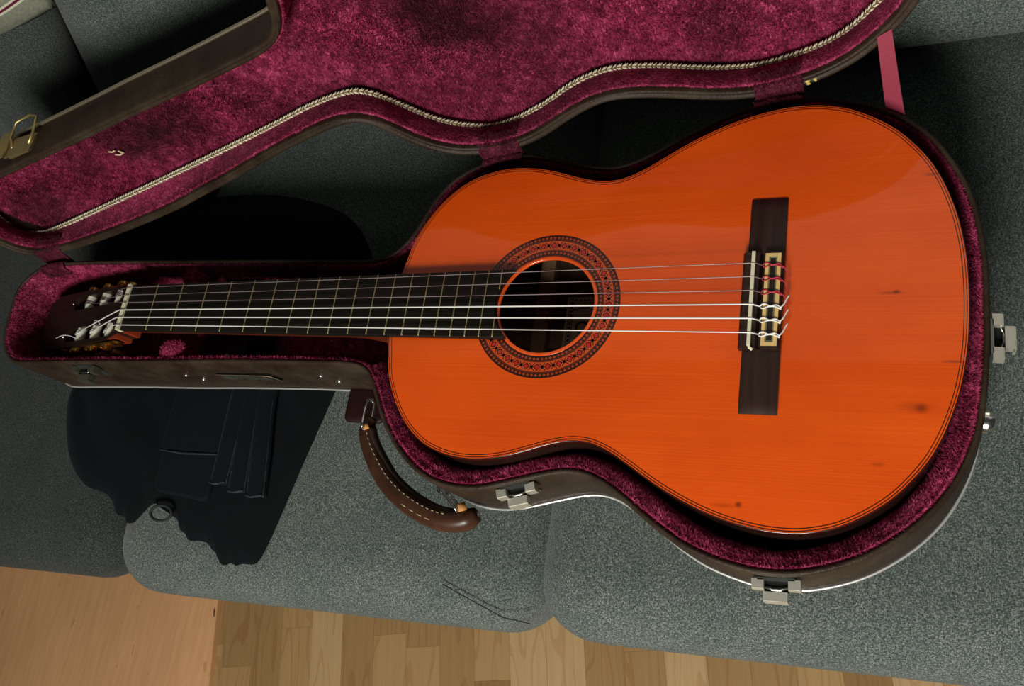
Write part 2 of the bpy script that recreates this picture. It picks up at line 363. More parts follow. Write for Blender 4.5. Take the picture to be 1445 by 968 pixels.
for col in range(-16, 26):
    y = -300 - rnd.uniform(0, 380) - 700
    while y < 560:
        L = rnd.choice((220, 300, 380)); k = rnd.choice((0, 0, 1, 1, 1, 2, 3))
        lx, ly = col * PW + 20, y + L / 2 + 0
        wx, wy = ca * lx - sa * 0 + 0, 0
        # local strip frame turned by ang about z
        X = ca * lx - (-sa) * ly * -1; 
        X, Y = ca * lx - sa * ly, sa * lx + ca * ly
        key = (L, k)
        if key not in pm:
            mb = MB(); a_, b_ = PW / 2 - .05, L / 2 - .05
            mb.ring([[(-a_, -b_, -8), (a_, -b_, -8), (a_, b_, -8), (-a_, b_, -8)], [(-a_, -b_, -.3), (a_, -b_, -.3), (a_, b_, -.3), (-a_, b_, -.3)], [(-a_ + .15, -b_ + .15, 0), (a_ - .15, -b_ + .15, 0), (a_ - .15, b_ - .15, 0), (-a_ + .15, b_ - .15, 0)]], cap0=True, cap1=True)
            me_o = mb.build('plank', PL[k], floor, origin=(0, 0, 0)); pm[key] = me_o; o = me_o
        else: o = pm[key].copy(); C.objects.link(o); o.parent = floor
        o.location = (X / 1000, Y / 1000, 0); o.rotation_euler = (0, 0, ang)
        y += L

wl_ = MB(); wl_.box(-1500, 1900, 640, 700, -ZO, 2000); wl_.build('wall_back', mat('off_white_plaster', (.75, .73, .68), .8), origin=(0, 640, -ZO), kind='structure')
# ------------------------------------------------------------------ plain wooden board on the floor
mb = MB()
bx = [(-240.8, -274), (-218.4, -404.7)]
dirx = np.array([bx[1][0] - bx[0][0], bx[1][1] - bx[0][1]]); dirx /= np.linalg.norm(dirx); perp = np.array([dirx[1], -dirx[0]])   # perp points to -x
if perp[0] > 0: perp = -perp
c0 = np.array(bx[0]) - dirx * 260; P4 = [c0, c0 + dirx * 900, c0 + dirx * 900 + perp * 640, c0 + perp * 640]
mb.ring([[(p[0], p[1], -ZO + .3) for p in P4], [(p[0], p[1], -ZO + 8) for p in P4], [(p[0] * .999 + np.mean([q[0] for q in P4]) * .001, p[1] * .999 + np.mean([q[1] for q in P4]) * .001, -ZO + 9) for p in P4]], cap0=True, cap1=True)
bm_ = mat('sanded_plywood', (0.42, 0.20, 0.09), 0.6, spec=0.3); g = NT(bm_)
f1 = g.noise(g.map((120, 9, 1), (0, 0, -.17)), 1, 4, .6); f2 = g.noise(g.map((5, 3, 1)), 1, 3, .6)
cc = g.ramp(f1, [(.3, (.70, .375, .175)), (.7, (.80, .455, .235))]); cc = g.mix(cc, g.ramp(f2, [(.3, (.86, .84, .8)), (.7, (1.05, 1.03, 1.0))]), 1.0, 'MULTIPLY')
f3 = g.noise(g.map((70, 22, 1), (0, 0, -.17)), 1, 2, .5); cc = g.mix(cc, (.62, .48, .36), g.math('MULTIPLY', g.math('GREATER_THAN', f3, .70), .45), 'MULTIPLY')
oo = g.tc.outputs['Object']
g.color(cc)
b = mb.build('wooden_board', bm_, origin=(-550, -350, -ZO + .3))
b['label'] = 'large plain pinkish plywood board lying on the laminate floor'; b['category'] = 'board'
kn = MB(); kn.tube([(-243, -292, -ZO + 9.2), (-241, -297, -ZO + 9.3), (-239.5, -305, -ZO + 9.2)], [.5, 1.9, .6], 6, flat=(1, .2)); sub(kn, 'knot', mat('dark_knot', (.10, .035, .02), .7), b)

# ------------------------------------------------------------------ sofa
SL = 0.03
sofa = thing('sofa', 'grey woven fabric sofa holding the open guitar case', 'sofa', (300, 100, -ZO))
def tilt(q):
    q = q.copy(); q[:, 1] += SL * q[:, 0]; return q
def frame_warp(q, c, h): return tilt(q)
mb = rbox(-1250, 1500, -245, 470, -505, -262, 18, warp=frame_warp); weld(sub(mb, 'frame', FAB, sofa, smooth=True))
mb = rbox(-1250, 1500, 392, 560, -505, 300, 45, warp=frame_warp); weld(sub(mb, 'backrest', FAB, sofa, smooth=True))
for x, y in ((-1150, -200), (1400, -180), (-1150, 500), (1400, 520), (140, -190), (140, 500)):
    mb = MB(); mb.cyl((x, y, -ZO), (x, y, -500), 22, 14, r2=28); sub(mb, 'leg', mat('dark_wood_leg', (.04, .025, .015), .4), sofa, smooth=True, autosm=50)
def seat(x0, x1, y0, y1, z1, label, puff=5, m_=None):
    def wp(q, c, h):
        q = tilt(q); u = np.clip(np.abs((q[:, 0] - c[0]) / h[0]), 0, 1); v = np.clip(np.abs((q[:, 1] - SL * q[:, 0] - c[1]) / h[1]), 0, 1)
        top = q[:, 2] > c[2]; q[top, 2] += (puff * (1 - u ** 4) * (1 - v ** 4))[top]
        return q
    mb = rbox(x0, x1, y0, y1, -260, z1 - puff, (62, 62, 48), 40, 26, 8, wp)
    o = mb.build('seat_cushion', m_ or FAB, origin=((x0 + x1) / 2, (y0 + y1) / 2, -260), smooth=True); weld(o)
    o['label'] = label; o['category'] = 'cushion'; o['group'] = 'sofa seat cushions'; return o
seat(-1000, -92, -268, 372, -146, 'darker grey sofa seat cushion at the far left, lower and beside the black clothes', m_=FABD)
s2 = seat(-88, 456, -279, 372, -126, 'middle grey sofa seat cushion with the black clothes and case neck on it')
s3 = seat(439, 1330, -280, 372, -125, 'right grey sofa seat cushion under the guitar body end of the case')
mb = MB(); mb.tube([(356.0, -233.0, -129.1), (389.0, -245.0, -134.6), (416.0, -255.0, -143.6), (442.0, -257.0, -150.6)], .55, 6); sub(mb, 'seam', mat('seam_thread', (.02, .025, .025), .9), s2, smooth=True)
def backc(x0, x1, z0, z1, y0, th, label, shear=0.0, slump=0, r=(90, 50, 28), m_=None):
    def wp(q, c, h):
        q = tilt(q); wgt = np.clip((-q[:, 0] + 60) / 260, 0, 1) if shear else 0
        q[:, 0] += shear * (q[:, 2] - 30) * wgt
        q[:, 1] += 0.13 * (q[:, 2] + 125)
        return q
    mb = rbox(x0, x1, y0, y0 + th, z0, z1, r, 30, 10, 24, wp)
    o = mb.build('back_cushion', m_ or FAB, origin=((x0 + x1) / 2, y0 + 40, z0), smooth=True); weld(o); o['label'] = label; o['category'] = 'cushion'; o['group'] = 'sofa back cushions'; return o
backc(-186, 438, -123, 330, 296, 75, 'grey back cushion behind the narrow end of the open lid', .55)
backc(442, 1330, -123, 330, 272, 100, 'grey back cushion at the right, behind the wide end of the lid')
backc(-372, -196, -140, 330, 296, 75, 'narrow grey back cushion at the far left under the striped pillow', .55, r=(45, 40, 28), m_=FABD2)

# ------------------------------------------------------------------ striped pillow
pm_ = mat('striped_green_grey_cotton', (.20, .21, .16), .85, spec=.15); g = NT(pm_)
sep = g.n('ShaderNodeSeparateXYZ'); g.l(g.tc.outputs['Object'], sep.inputs[0]); sv = sep.outputs[1]
fine = g.noise(g.map((1, 1, 1)), 300, 2, .6)
base = g.ramp(fine, [(.3, (.17, .18, .135)), (.7, (.25, .26, .20))])
def band(c, w_):
    d = g.math('ABSOLUTE', g.math('SUBTRACT', sv, c)); return g.math('LESS_THAN', d, w_)
base = g.mix(base, (.58, .56, .42), band(-.150, .0035)); base = g.mix(base, (.12, .01, .035), band(-.150, .0013))
for c_ in (-.118, -.03, .06, .15): base = g.mix(base, (.62, .62, .50), band(c_, .007)); base = g.mix(base, (.10, .13, .22), band(c_ + .028, .003)); base = g.mix(base, (.35, .25, .2), band(c_ + .014, .0015))
g.color(base); g.bump(fine, .3, .001)
N_ = 40; mbp = MB()
def pil(u, v, s):
    a = max(0.0, (1 - abs(u) ** 2.6) * (1 - abs(v) ** 2.6)) ** .5
    k = 1 - .06 * (abs(u) ** 2 + abs(v) ** 2) + .05 * abs(u * v)
    return (u * 190 * k, v * 190 * k, s * 55 * a + 6 * math.sin(5 * u + 2 * v) * a)
for s in (-1, 1):
    V = [pil(-1 + 2 * i / N_, -1 + 2 * j / N_, s) for i in range(N_ + 1) for j in range(N_ + 1)]
    mbp.add(V, [(i * (N_ + 1) + j, (i + 1) * (N_ + 1) + j, (i + 1) * (N_ + 1) + j + 1, i * (N_ + 1) + j + 1) for i in range(N_) for j in range(N_)])
pil_o = mbp.build('throw_pillow', pm_, origin=(0, 0, 0), smooth=True); weld(pil_o)
Yb = np.array([0, .2, .98]); X0 = np.array([1., 0, 0]); a_ = math.radians(8.5)
XA = math.cos(a_) * X0 + math.sin(a_) * Yb; YA = -math.sin(a_) * X0 + math.cos(a_) * Yb; ZA = np.cross(XA, YA)
pc = M(np.array([-11, 250, 181.]) - 176 * XA + 176 * YA)
pil_o.matrix_world = Matrix([[XA[i], YA[i], ZA[i], pc[i]] for i in range(3)] + [[0, 0, 0, 1]])
pil_o['label'] = 'green grey pillow with cream and maroon stripes at the top left corner'; pil_o['category'] = 'pillow'
del pil_o['_o']

# ------------------------------------------------------------------ black clothes under the case neck
def heap(outline, z0, h, amp, seed, n=150, rings=22, p=3.0, cen=None, zfun=None, edge=0.0):
    P = spline(outline, n, True, 1); cen = np.array(cen) if cen is not None else P.mean(0); r = np.random.default_rng(seed); ph = r.uniform(0, 6.28, 12)
    R = []; R.append(z3(P * .985 + cen * .015, z0))
    for j in range(rings):
        t = (j / (rings - 1)) ** 1.6 * .985; Q = P * (1 - t) + cen * t
        hh = h * (1 - (1 - min(1, t * 9)) ** p)
        x, y = Q[:, 0], Q[:, 1]
        f = np.sin(x / 23 + 1.7 * np.sin(y / 41 + ph[0]) + ph[1]) * .5 + np.sin(y / 19 + 1.4 * np.sin(x / 37 + ph[2]) + ph[3]) * .3 + np.sin((x + y) / 11 + ph[4] + 2 * np.sin(x / 29)) * .25
        zz = z0 + hh * (1 + 0 * f) + amp * f * min(1, t * 6)
        if zfun is not None: zz = zz + zfun(x, y) * min(1, t * 6)
        R.append(np.column_stack([x, y, np.maximum(zz, z0 + .2)]))
    mb = MB(); mb.ring(R, cap0=True, cap1=True); return mb
seatz = -125.2
ol = [(-202, -40), (-200, -80), (-172, -139), (-135, -171), (-105, -178), (-90, -183), (-79, -192), (-70, -203), (-58, -203), (-52, -211), (-41, -210), (-34, -202), (-20, -186), (-8, -190), (10, -197), (22, -202), (27, -212), (36, -214), (42, -222), (56, -221), (70, -222), (78, -229), (85, -231), (92, -241), (101, -243), (108, -238), (113, -243), (120, -239), (136, -238), (144, -231), (156, -190), (168, -140), (186, -70), (203, 0), (214, 60), (200, 118), (160, 165), (101, 190), (20, 205), (-100, 205), (-190, 190), (-232, 140), (-215, 40)]
cl = heap(ol, seatz, 7, 3.2, 3, 360, 34, cen=(-10, 0), zfun=lambda x, y: 26 * np.exp(-((y - 150) / 45.) ** 2) * (x < 170) + 3 * np.exp(-((x + 80) / 40) ** 2 - ((y + 120) / 50) ** 2))
o = cl.build('sweater', KNIT, origin=(-10, 0, seatz), smooth=True); o['label'] = 'crumpled black sweater spread on the seat beneath the case neck, bottommost garment'; o['category'] = 'clothing'
mb = MB(); a_ = np.linspace(0, 2 * np.pi, 28, endpoint=False); mb.tube(np.column_stack([6 + 15 * np.cos(a_), -197 + 8.5 * np.sin(a_), np.full(28, seatz + 12.)]), 1.6, 8, closed=True); sub(mb, 'drawcord_loop', mat('dark_cord', (.015, .018, .02), .8), o, smooth=True)
TR = mat('black_denim', (0.0048, 0.0070, 0.0088), .85, spec=.1, sheen=.04, sheen_col=(.5, .65, .9))
tr = thing('folded_trousers', 'folded black trousers with three stacked hems on top of the sweater', 'clothing', (50, -120, seatz + 8.2))
def slab(poly, z0, h, name, r=4, **k):
    P = spline(poly, 90, True, 1); R = [z3(P, z0)]
    for j in range(6):
        t = j / 5 * math.pi / 2; R.append(z3(inset(P, r * (1 - math.cos(t)) * 1.0), z0 + h * math.sin(t)))
    mb = MB(); mb.ring(R, cap0=True, cap1=True); return sub(mb, name, TR, tr, smooth=True, autosm=60)
def rect(a, b, c, d, n=5):
    out = []
    for p, q in ((a, b), (b, c), (c, d), (d, a)):
        for t in np.linspace(.04, .96, n): out.append((p[0] + (q[0] - p[0]) * t, p[1] + (q[1] - p[1]) * t))
    return out
slab(rect((-22, 0), (-15, -173), (64, -180), (70, 0)), seatz + 8.2, 4.5, 'trouser_leg')
slab(rect((-16, 0), (-17, -128), (67, -128), (69, 0)), seatz + 12.7, 4, 'folded_flap')
for i, (xa, xb, yb, z) in enumerate(((80, 78, -160, 14.5), (96, 104, -167, 13.5), (115, 129, -170, 12.5))):
    mb = MB(); pts = spline([(xa, 0, seatz + z), (xa - 2, -60, seatz + z), ((xa + xb) / 2, -120, seatz + z), (xb, yb, seatz + z - 1)], 24, False, 1)
    mb.tube(pts, [12.5] * 24, 14, flat=(1, .55)); sub(mb, 'stacked_hem', TR, tr, smooth=True, autosm=60)
    mb = MB(); mb.tube([(xb - 11, yb + 1, seatz + z + 3), (xb - 2, yb - 1, seatz + z + 5), (xb + 10, yb + 2, seatz + z + 3.5)], 1.3, 6); sub(mb, 'hem_seam', mat('faded_denim_edge', (.020, .028, .035), .8), tr, smooth=True)
    mb = MB(); mb.tube([(p[0] + 10.5, p[1], p[2] + 2.6) for p in pts[8:]], .9, 6); sub(mb, 'hem_seam', MATS['faded_denim_edge'], tr, smooth=True)
mb = MB(); mb.tube([(-16, -127, seatz + 16), (20, -130, seatz + 17), (66, -128, seatz + 16)], 1.0, 6); sub(mb, 'hem_seam', MATS['faded_denim_edge'], tr, smooth=True)

# ------------------------------------------------------------------ guitar case
RZ = -14.0
BO = [(-207, 30), (-199, 45), (-181, 60), (-141, 67), (-57, 66.5), (32, 64), (165, 60), (235, 57), (273, 56), (293, 58), (304, 63), (315, 73), (326, 91), (336, 115), (349, 134), (366, 147), (380, 153.5), (397, 159.5), (423, 162), (445, 158), (469, 151), (492, 144), (513, 141), (526, 142), (542, 147.5), (560, 157), (580, 168), (605, 180), (626, 188), (653, 194), (678, 194.5), (700, 191), (718, 186), (739, 178), (755, 169), (768, 158.5), (779, 147), (788, 133), (798, 114), (805, 96), (809, 79), (812, 62), (814, 44), (815, 26), (815, 6), (815, -16), (814, -39), (812, -66), (809, -88), (803, -109), (795, -127), (784, -145), (770, -161), (755, -174), (736, -187), (719, -195), (705, -200), (689, -204), (672, -205.5), (657, -205), (642, -202.5), (625, -198), (610, -193), (595, -185), (579, -175), (559, -161), (544, -151), (529, -144), (517, -141.5), (501, -142.5), (480, -148), (459, -154), (438, -160), (417, -162), (397, -160), (378, -153.5), (359, -141), (341, -124), (326, -104), (314, -82), (302, -62), (286, -54), (231, -53), (170, -53), (101, -54), (30, -56), (-44, -57), (-124, -59), (-165, -60), (-180, -55), (-193, -44), (-203, -26)]
BP = spline(BO, 420, True, 3)
case = thing('guitar_case', 'brown hard guitar case with burgundy plush lining, open on the sofa', 'guitar case', (300, 0, -110))
# shell
R = [z3(inset(BP, 4.5), RZ - 6), z3(inset(BP, 4.5), RZ - 1), z3(inset(BP, 3.6), RZ + .6), z3(inset(BP, 2.2), RZ + 1), z3(inset(BP, .6), RZ + .2), z3(BP, RZ - 1.6)]
for zz, d in ((-22, -.2), (-30, -.6), (-45, -1), (-62, -1), (-80, -.8), (-94, 0)): R.append(z3(inset(BP, d), zz))
tb = np.clip((BP[:, 0] - 262) / 40, 0, 1)
R += [z3(inset(BP, 1), -97), np.column_stack([inset(BP, 12), -99 - 14 * tb]), np.column_stack([inset(BP, 22), -101 - 23.3 * tb])]
mb = MB(); mb.ring(R, cap1=True)
shell = sub(mb, 'base_shell', VINYL, case, smooth=True, autosm=60)
mb = MB(); mb.tube(z3(inset(BP, -.9), -95.5), 1.25, 8, closed=True); trim = sub(mb, 'metal_trim', ALU, case, smooth=True)
# lining: padded wall and floor
def pad(P, s):                    # thicker padding around the body than round the neck
    return np.clip((P[:, 0] - 285) / 40, 0, 1)[:, None] * s
In = inward(BP)
def lay(d0, d1, z):               # d0 round the neck, d1 round the body
    t = np.clip((BP[:, 0] - 280) / 50, 0, 1)[:, None]; Q = BP + In * (d0 * (1 - t) + d1 * t)
    if max(d0, d1) > 8:
        for _ in range(8): Q = (np.roll(Q, 1, 0) + 2 * Q + np.roll(Q, -1, 0)) / 4
    return z3(Q, z)
R = [lay(4.4, 4.4, RZ - 3), lay(5.5, 6, RZ - .5), lay(6.5, 8, RZ - 3), lay(7, 9.5, RZ - 9), lay(7.5, 10.5, -36), lay(7.5, 11, -60), lay(8, 11, -92), lay(14, 20, -97)]
mb = MB(); mb.ring(R, cap1=True)
lining = sub(mb, 'base_lining', PLUSH, case, smooth=True, recalc=True)
fur(lining, .9, 3.2, .7, 21, flip_to=None, keep=lambda q: q[:, 2] > -96)
# the front padding is a thick rolled bolster (seen between the guitar side and the rim)
idx = [i for i in range(len(BP)) if BP[i, 0] > 296 and BP[i, 1] < 30 and BP[i, 0] < 830]
# contiguous ordering
seg = [BP[i] for i in idx]; segn = [In[i] for i in idx]
brk = max(range(len(seg) - 1), key=lambda i: np.linalg.norm(seg[i + 1] - seg[i]))
if np.linalg.norm(seg[brk + 1] - seg[brk]) > 30: seg = seg[brk + 1:] + seg[:brk + 1]; segn = segn[brk + 1:] + segn[:brk + 1]
seg = np.array(seg); segn = np.array(segn)
prof = [(7, -60), (6.5, -40), (6, -22), (8, -17.5), (11, -17.5), (14.5, -20), (17.5, -26), (18.5, -36), (18.5, -60)]
taper = np.clip((30 - seg[:, 1]) / 70, 0.35, 1)[:, None]
sb = np.array([np.column_stack([seg + segn * (6 + (d - 6) * taper), np.full(len(seg), z)]) for d, z in prof])
for _ in range(5): sb[:, 1:-1] = (sb[:, :-2] + 2 * sb[:, 1:-1] + sb[:, 2:]) / 4
mb = MB(); n = len(seg); V = sb.reshape(-1, 3); mb.add(V, [(j * n + k, j * n + k + 1, (j + 1) * n + k + 1, (j + 1) * n + k) for j in range(len(prof) - 1) for k in range(n - 1)])
bol = sub(mb, 'padded_bolster', PLUSH, case, smooth=True)
fur(bol, 2.6, 3.6, .6, 22, flip_to=(0, 0, 0), keep=lambda q: q[:, 2] > -60) if False else fur(bol, 2.6, 3.6, .6, 22)
# neck cradle and accessory box
def soft(x0, x1, y0, y1, z0, z1, r, name, m=PLUSH, hairy=1.2, seed=5):
    mb = rbox(x0, x1, y0, y1, z0, z1, r, 8, 8, 6); o = sub(mb, name, m, case, smooth=True); weld(o)
    if hairy: fur(o, hairy, 3, .7, seed)
    return o
soft(38, 66, -50, -27, -95, -15, 10, 'neck_cradle', seed=31); soft(38, 64, 37, 60, -95, -17, 10, 'neck_cradle', seed=32)
soft(44, 68, -32, 40, -95, -42, 8, 'neck_cradle', seed=33)
box = soft(72, 128, -46, 50, -90, -46, 3, 'accessory_box', DARKP, 0)
mb = MB(); mb.box(73, 127, -46, 49, -46, -43.5); ab = sub(mb, 'accessory_lid', MAHOG if False else mat('oxblood_card', (.02, .004, .006), .5), case)
mb = MB(); mb.dome((106, -36, -43.5), (0, 0, 1), 2.6, 2.6); sub(mb, 'knob', ROLLER, ab, smooth=True)
# badge on the neck side (embossed parallelogram plate)
def wallpt(s_idx, out, z):
    p = BP[s_idx] - In[s_idx] * out; return np.array([p[0], p[1], z])
mb = MB(); yb = -56.5
def pgram(x0, x1, z0, z1, sk, y0, y1, mbx, mi=0):
    mbx.add([(x0 + sk, y0, z0), (x1 + sk, y0, z0), (x1, y0, z1), (x0, y0, z1), (x0 + sk, y1, z0), (x1 + sk, y1, z0), (x1, y1, z1), (x0, y1, z1)],
            [(0, 1, 2, 3), (7, 6, 5, 4), (0, 4, 5, 1), (1, 5, 6, 2), (2, 6, 7, 3), (3, 7, 4, 0)], mi)
pgram(97, 165, -60, -44, 6, -54, -56.2, mb, 0)
badge = sub(mb, 'badge', mat('black_badge', (.012, .012, .010), .35), case)
mb = MB()
for x0, w_, z0, z1 in ((100, 12, -58, -47), (115, 3, -57, -48), (119, 6, -50, -48), (119, 5, -54, -52), (127, 3, -57, -48), (132, 7, -57, -55), (132, 7, -50, -48), (141, 3, -57, -48), (146, 7, -53, -51), (146, 7, -57, -55), (155, 3, -57, -48)):
    pgram(x0, x0 + w_, z0, z1, 4, -56, -57.2, mb)
sub(mb, 'badge_relief', mat('worn_badge_relief', (.10, .10, .08), .45, metal=.5), badge)
mb = MB(); mb.tube([(97, -57, -43.6), (165, -57, -43.6), (172, -57, -60)], .5, 6); sub(mb, 'badge_edge', mat('badge_edge', (.30, .24, .15), .4, metal=.5), badge, smooth=True)
# rivets and feet
def near(x, y):
    i = int(np.argmin(((BP - np.array([x, y])) ** 2).sum(1))); return i
for x, y, z in ((48, -56, -52), (63, -56, -66), (222, -54, -50), (235, -54, -66)):
    i = near(x, y); c_ = wallpt(i, .8, z); nn = -np.array([*In[i], 0]); mb = MB(); mb.dome(c_, nn, 3.4, 2.2); sub(mb, 'rivet', CHROME, case, smooth=True)
def foot(x, y, z, r=9, h=9):
    i = near(x, y); c_ = wallpt(i, .8, z); nn = -np.array([*In[i], 0]); mb = MB(); mb.cyl(c_, c_ + nn * 3, r + 1, 18); mb.dome(c_ + nn * 3, nn, r * .85, h * .7); sub(mb, 'metal_foot', CHROME, case, smooth=True, autosm=40)
foot(813, -72, -52)
# latches
def latch(i, frame=None, mt=LATCHM, op=True, lift=0):
    T = BP[(i + 2) % 420] - BP[i - 2]; T /= np.linalg.norm(T); O = -In[i]
    if T[0] * 1 < 0: T = -T
    if abs(O[0]) > .9: T = np.array([0, -1.])
    c_ = BP[i]
    fr = lambda a, b_, z: (c_[0] + T[0] * a + O[0] * b_, c_[1] + T[1] * a + O[1] * b_, RZ + z)
    mb = MB(); mb.box(-13, 13, .3, 2.2, -34, -3, fr=fr); pl = sub(mb, 'latch_plate', LATCHD, case)
    for s in (-1, 1):
        mb = MB(); mb.box(s * 13 - 4.5 if s > 0 else -17, s * 13 + 4 if s > 0 else -8.5, 1.5, 8.2, -14, -3, fr=fr); mb.box(s * 12.7 - 4.3, s * 12.7 + 4.3, 8.2, 8.9, -14, -4.2, fr=fr); sub(mb, 'hinge_lug', mt, pl)
    mb = MB(); mb.box(-9.5, 7.5, 9.8, 16.2, -15, -8, fr=fr); mb.box(-8, 6, 2, 11, -20, -12, fr=fr); mb.box(-9.5, 7.5, 15, 17, -22, -9, fr=fr); sub(mb, 'latch_lever', mt, pl)
    mb = MB(); mb.tube([fr(-8.5, 7, -8), fr(-3, 8.6, -7.4), fr(3, 8.6, -7.4), fr(8, 7, -8)], .7, 6); sub(mb, 'latch_pin', CHROME, pl, smooth=True)
    mb = MB(); mb.box(-8.2, 8.2, .2, 9.6, -16, -9.5, fr=fr); sub(mb, 'latch_hole_shade', BLACK, pl)  # solid black block, paints in the shade of the hole between the lugs
latch(near(461, -154)); latch(near(673, -206)); latch(near(815, -18)); 
latch(near(-62, -57), mt=mat('dark_latch', (.20, .19, .14), .4, metal=.8))
# handle
hp = [(289, -92, -56), (287, -104, -56), (292, -118, -58), (301, -132, -60), (316, -150, -62), (334, -164, -64), (356, -175, -66), (378, -181, -66), (398, -180, -66), (411, -173, -66)]
HP = spline(hp, 60, False, 2); rr = np.array([6.6 + 3.4 * math.sin(math.pi * min(1, (k / 59) ** .8 * .9)) + 2.0 * k / 59 for k in range(60)]); rr[-4:] *= np.linspace(1, .7, 4); rr[:3] *= .85
mb = MB(); mb.tube(HP, rr, 14, flat=(1, 1.15)); handle = sub(mb, 'handle', LEATH, case, smooth=True)
IN_ = HP.copy(); Tn = np.gradient(HP, axis=0); Tn /= np.linalg.norm(Tn, axis=1)[:, None]; side = np.column_stack([-Tn[:, 1], Tn[:, 0], np.zeros(60)])
mb = MB(); mb.tube(HP[4:-9] + side[4:-9] * (rr[4:-9, None] * .72) + np.array([0, 0, 1.5]), 4.2, 10, flat=(1, 1.4)); sub(mb, 'handle_lining', LEATHD, handle, smooth=True)
mb = MB()
for k in range(6, 50, 2):
    a = HP[k] + side[k] * (rr[k] * .42) + np.array([0, 0, rr[k] * 1.06]); b_ = a + (HP[k + 1] - HP[k]) * .9; mb.tube([a, b_], .45, 5)
for k in range(34, 46, 3):
    a = HP[k] - side[k] * (rr[k] * .35) + np.array([0, 0, rr[k] * 1.10]); b_ = a + (HP[k + 2] - HP[k]) * .9; mb.tube([a, b_], .5, 5)
sub(mb, 'stitching', STITCH, handle, smooth=True)['kind'] = 'stuff'
for (ax, ay, az), (bx_, by_, bz) in (((286, -76, -52), (289, -103, -47)), ((379, -155, -52), (396, -172, -56))):
    mb = MB(); d_ = np.array([bx_ - ax, by_ - ay, 0.]); d_ /= np.linalg.norm(d_); s_ = np.array([-d_[1], d_[0], 0]) * 4
    A_ = np.array([ax, ay, az]); B_ = np.array([bx_, by_, bz + 2]); mb.tube(spline([A_ + s_, A_ + d_ * 2 + [0, 0, 4], B_ + [0, 0, 3], B_ + d_ * 2 - s_ * .3, B_ - [0, 0, 10], A_ - [0, 0, 8], A_ - s_], 30, False, 1), 1.4, 8); sub(mb, 'handle_ring', CHROME, case, smooth=True)
    i = near(ax, ay); mb = MB(); cc_ = wallpt(i, 1, az); nn = -np.array([*In[i], 0]); mb.cyl(cc_, cc_ + nn * 2.5, 7, 16); mb.dome(cc_ + nn * 2.5, nn, 4, 3); sub(mb, 'handle_rosette', CHROME, case, smooth=True, autosm=40)
mb = MB(); mb.tube([(289, -101, -47), (291, -106, -48)], 3.2, 8, flat=(1, .5)); sub(mb, 'eyelet_edge', TANEDGE, handle, smooth=True); mb = MB(); mb.tube([(397, -171, -54), (403, -168, -57)], 4, 8, flat=(1, .5)); sub(mb, 'eyelet_edge', TANEDGE, handle, smooth=True)
# leather tab hanging on the neck corner
mb = rbox(231, 278, -88, -50, -100, -92, (7, 7, 3.5), 6, 6, 3); o = sub(mb, 'leather_tab', OXBL, case, smooth=True); weld(o)

# ---- lid
A0 = np.array([550, 182.084, -15.474]); Ad = np.array([.98805125, .1541257, 0]); Ae = np.array([-.02836134, .18181562, .98292355]); Am = np.array([-.15149378, .97117884, -.18401436])
def lid(P, k):
    P = np.asarray(P, float); k = np.broadcast_to(np.asarray(k, float), (len(P),))[:, None]
    return A0 + P[:, :1] * Ad + P[:, 1:2] * Ae + k * Am
def lid1(u, v, k): return lid([(u, v)], k)[0]
LO = [(-763, 39), (-752, 22), (-732, 10.5), (-690, 8), (-640, 12), (-577, 20), (-513, 31), (-464, 43), (-418, 54), (-369, 68), (-330, 77), (-292, 84.5), (-268, 86.5), (-254, 82.5), (-243, 72), (-229, 52), (-212, 33), (-192, 19), (-168, 11), (-145, 8), (-122, 9.5), (-100, 15), (-78, 25), (-56, 34), (-36, 38.5), (-19, 37.5), (14, 28), (45, 16), (75, 6.5), (97, 3.5), (119, 4), (143, 7), (167, 15), (183, 24), (200, 38), (213, 50.5), (222, 64), (232, 84), (240, 104), (245, 125), (248, 147), (248.5, 170), (246, 195), (243, 215), (239, 236), (235, 259), (228, 287), (221, 308), (213, 326), (203, 343), (189, 359), (173, 373), (156, 384), (136, 393), (117, 399), (102, 402), (86, 403), (69, 401.5), (54, 398.5), (39, 394), (23, 387), (9, 379.5), (-4, 370), (-20, 355), (-36, 340), (-49, 329), (-61, 320.5), (-75, 315), (-91, 313), (-112, 315), (-134, 318), (-156, 320), (-177, 319), (-196, 314), (-214, 304), (-230, 289), (-246, 269), (-257, 248), (-265, 224), (-274, 203), (-289, 192.5), (-343, 183), (-404, 174), (-472, 165), (-542, 155), (-616, 145), (-695, 135), (-736, 130), (-749, 122), (-761, 108), (-768, 88), (-769, 60)]
LP_ = spline(LO, 440, True, 3); LIn = inward(LP_)
LN = -LIn
def lin(d):
    Q = LP_ + LIn * d
    if abs(d) > 8:
        for _ in range(6): Q = (np.roll(Q, 1, 0) + 2 * Q + np.roll(Q, -1, 0)) / 4
    return Q
R = []
for d, k in ((9.4, 6), (9.4, .5), (8.8, -.8), (6.8, -1.5), (5.6, -.2), (5.1, -.2), (4.0, -1.8), (1.8, -1.8), (.4, -.4), (0, 1.5), (-.6, 15), (-.8, 30), (0, 44), (1.2, 48), (8, 52), (20, 56)): R.append(lid(lin(d), k))
mb = MB(); mb.ring(R, cap1=True); lsh = sub(mb, 'lid_shell', VINYL, case, smooth=True, autosm=70)
mb = MB(); mb.tube(lid(lin(-1.6), 45), 2.0, 8, closed=True); sub(mb, 'metal_trim', BRASSV, case, smooth=True)
# lid lining
P8 = lin(4)
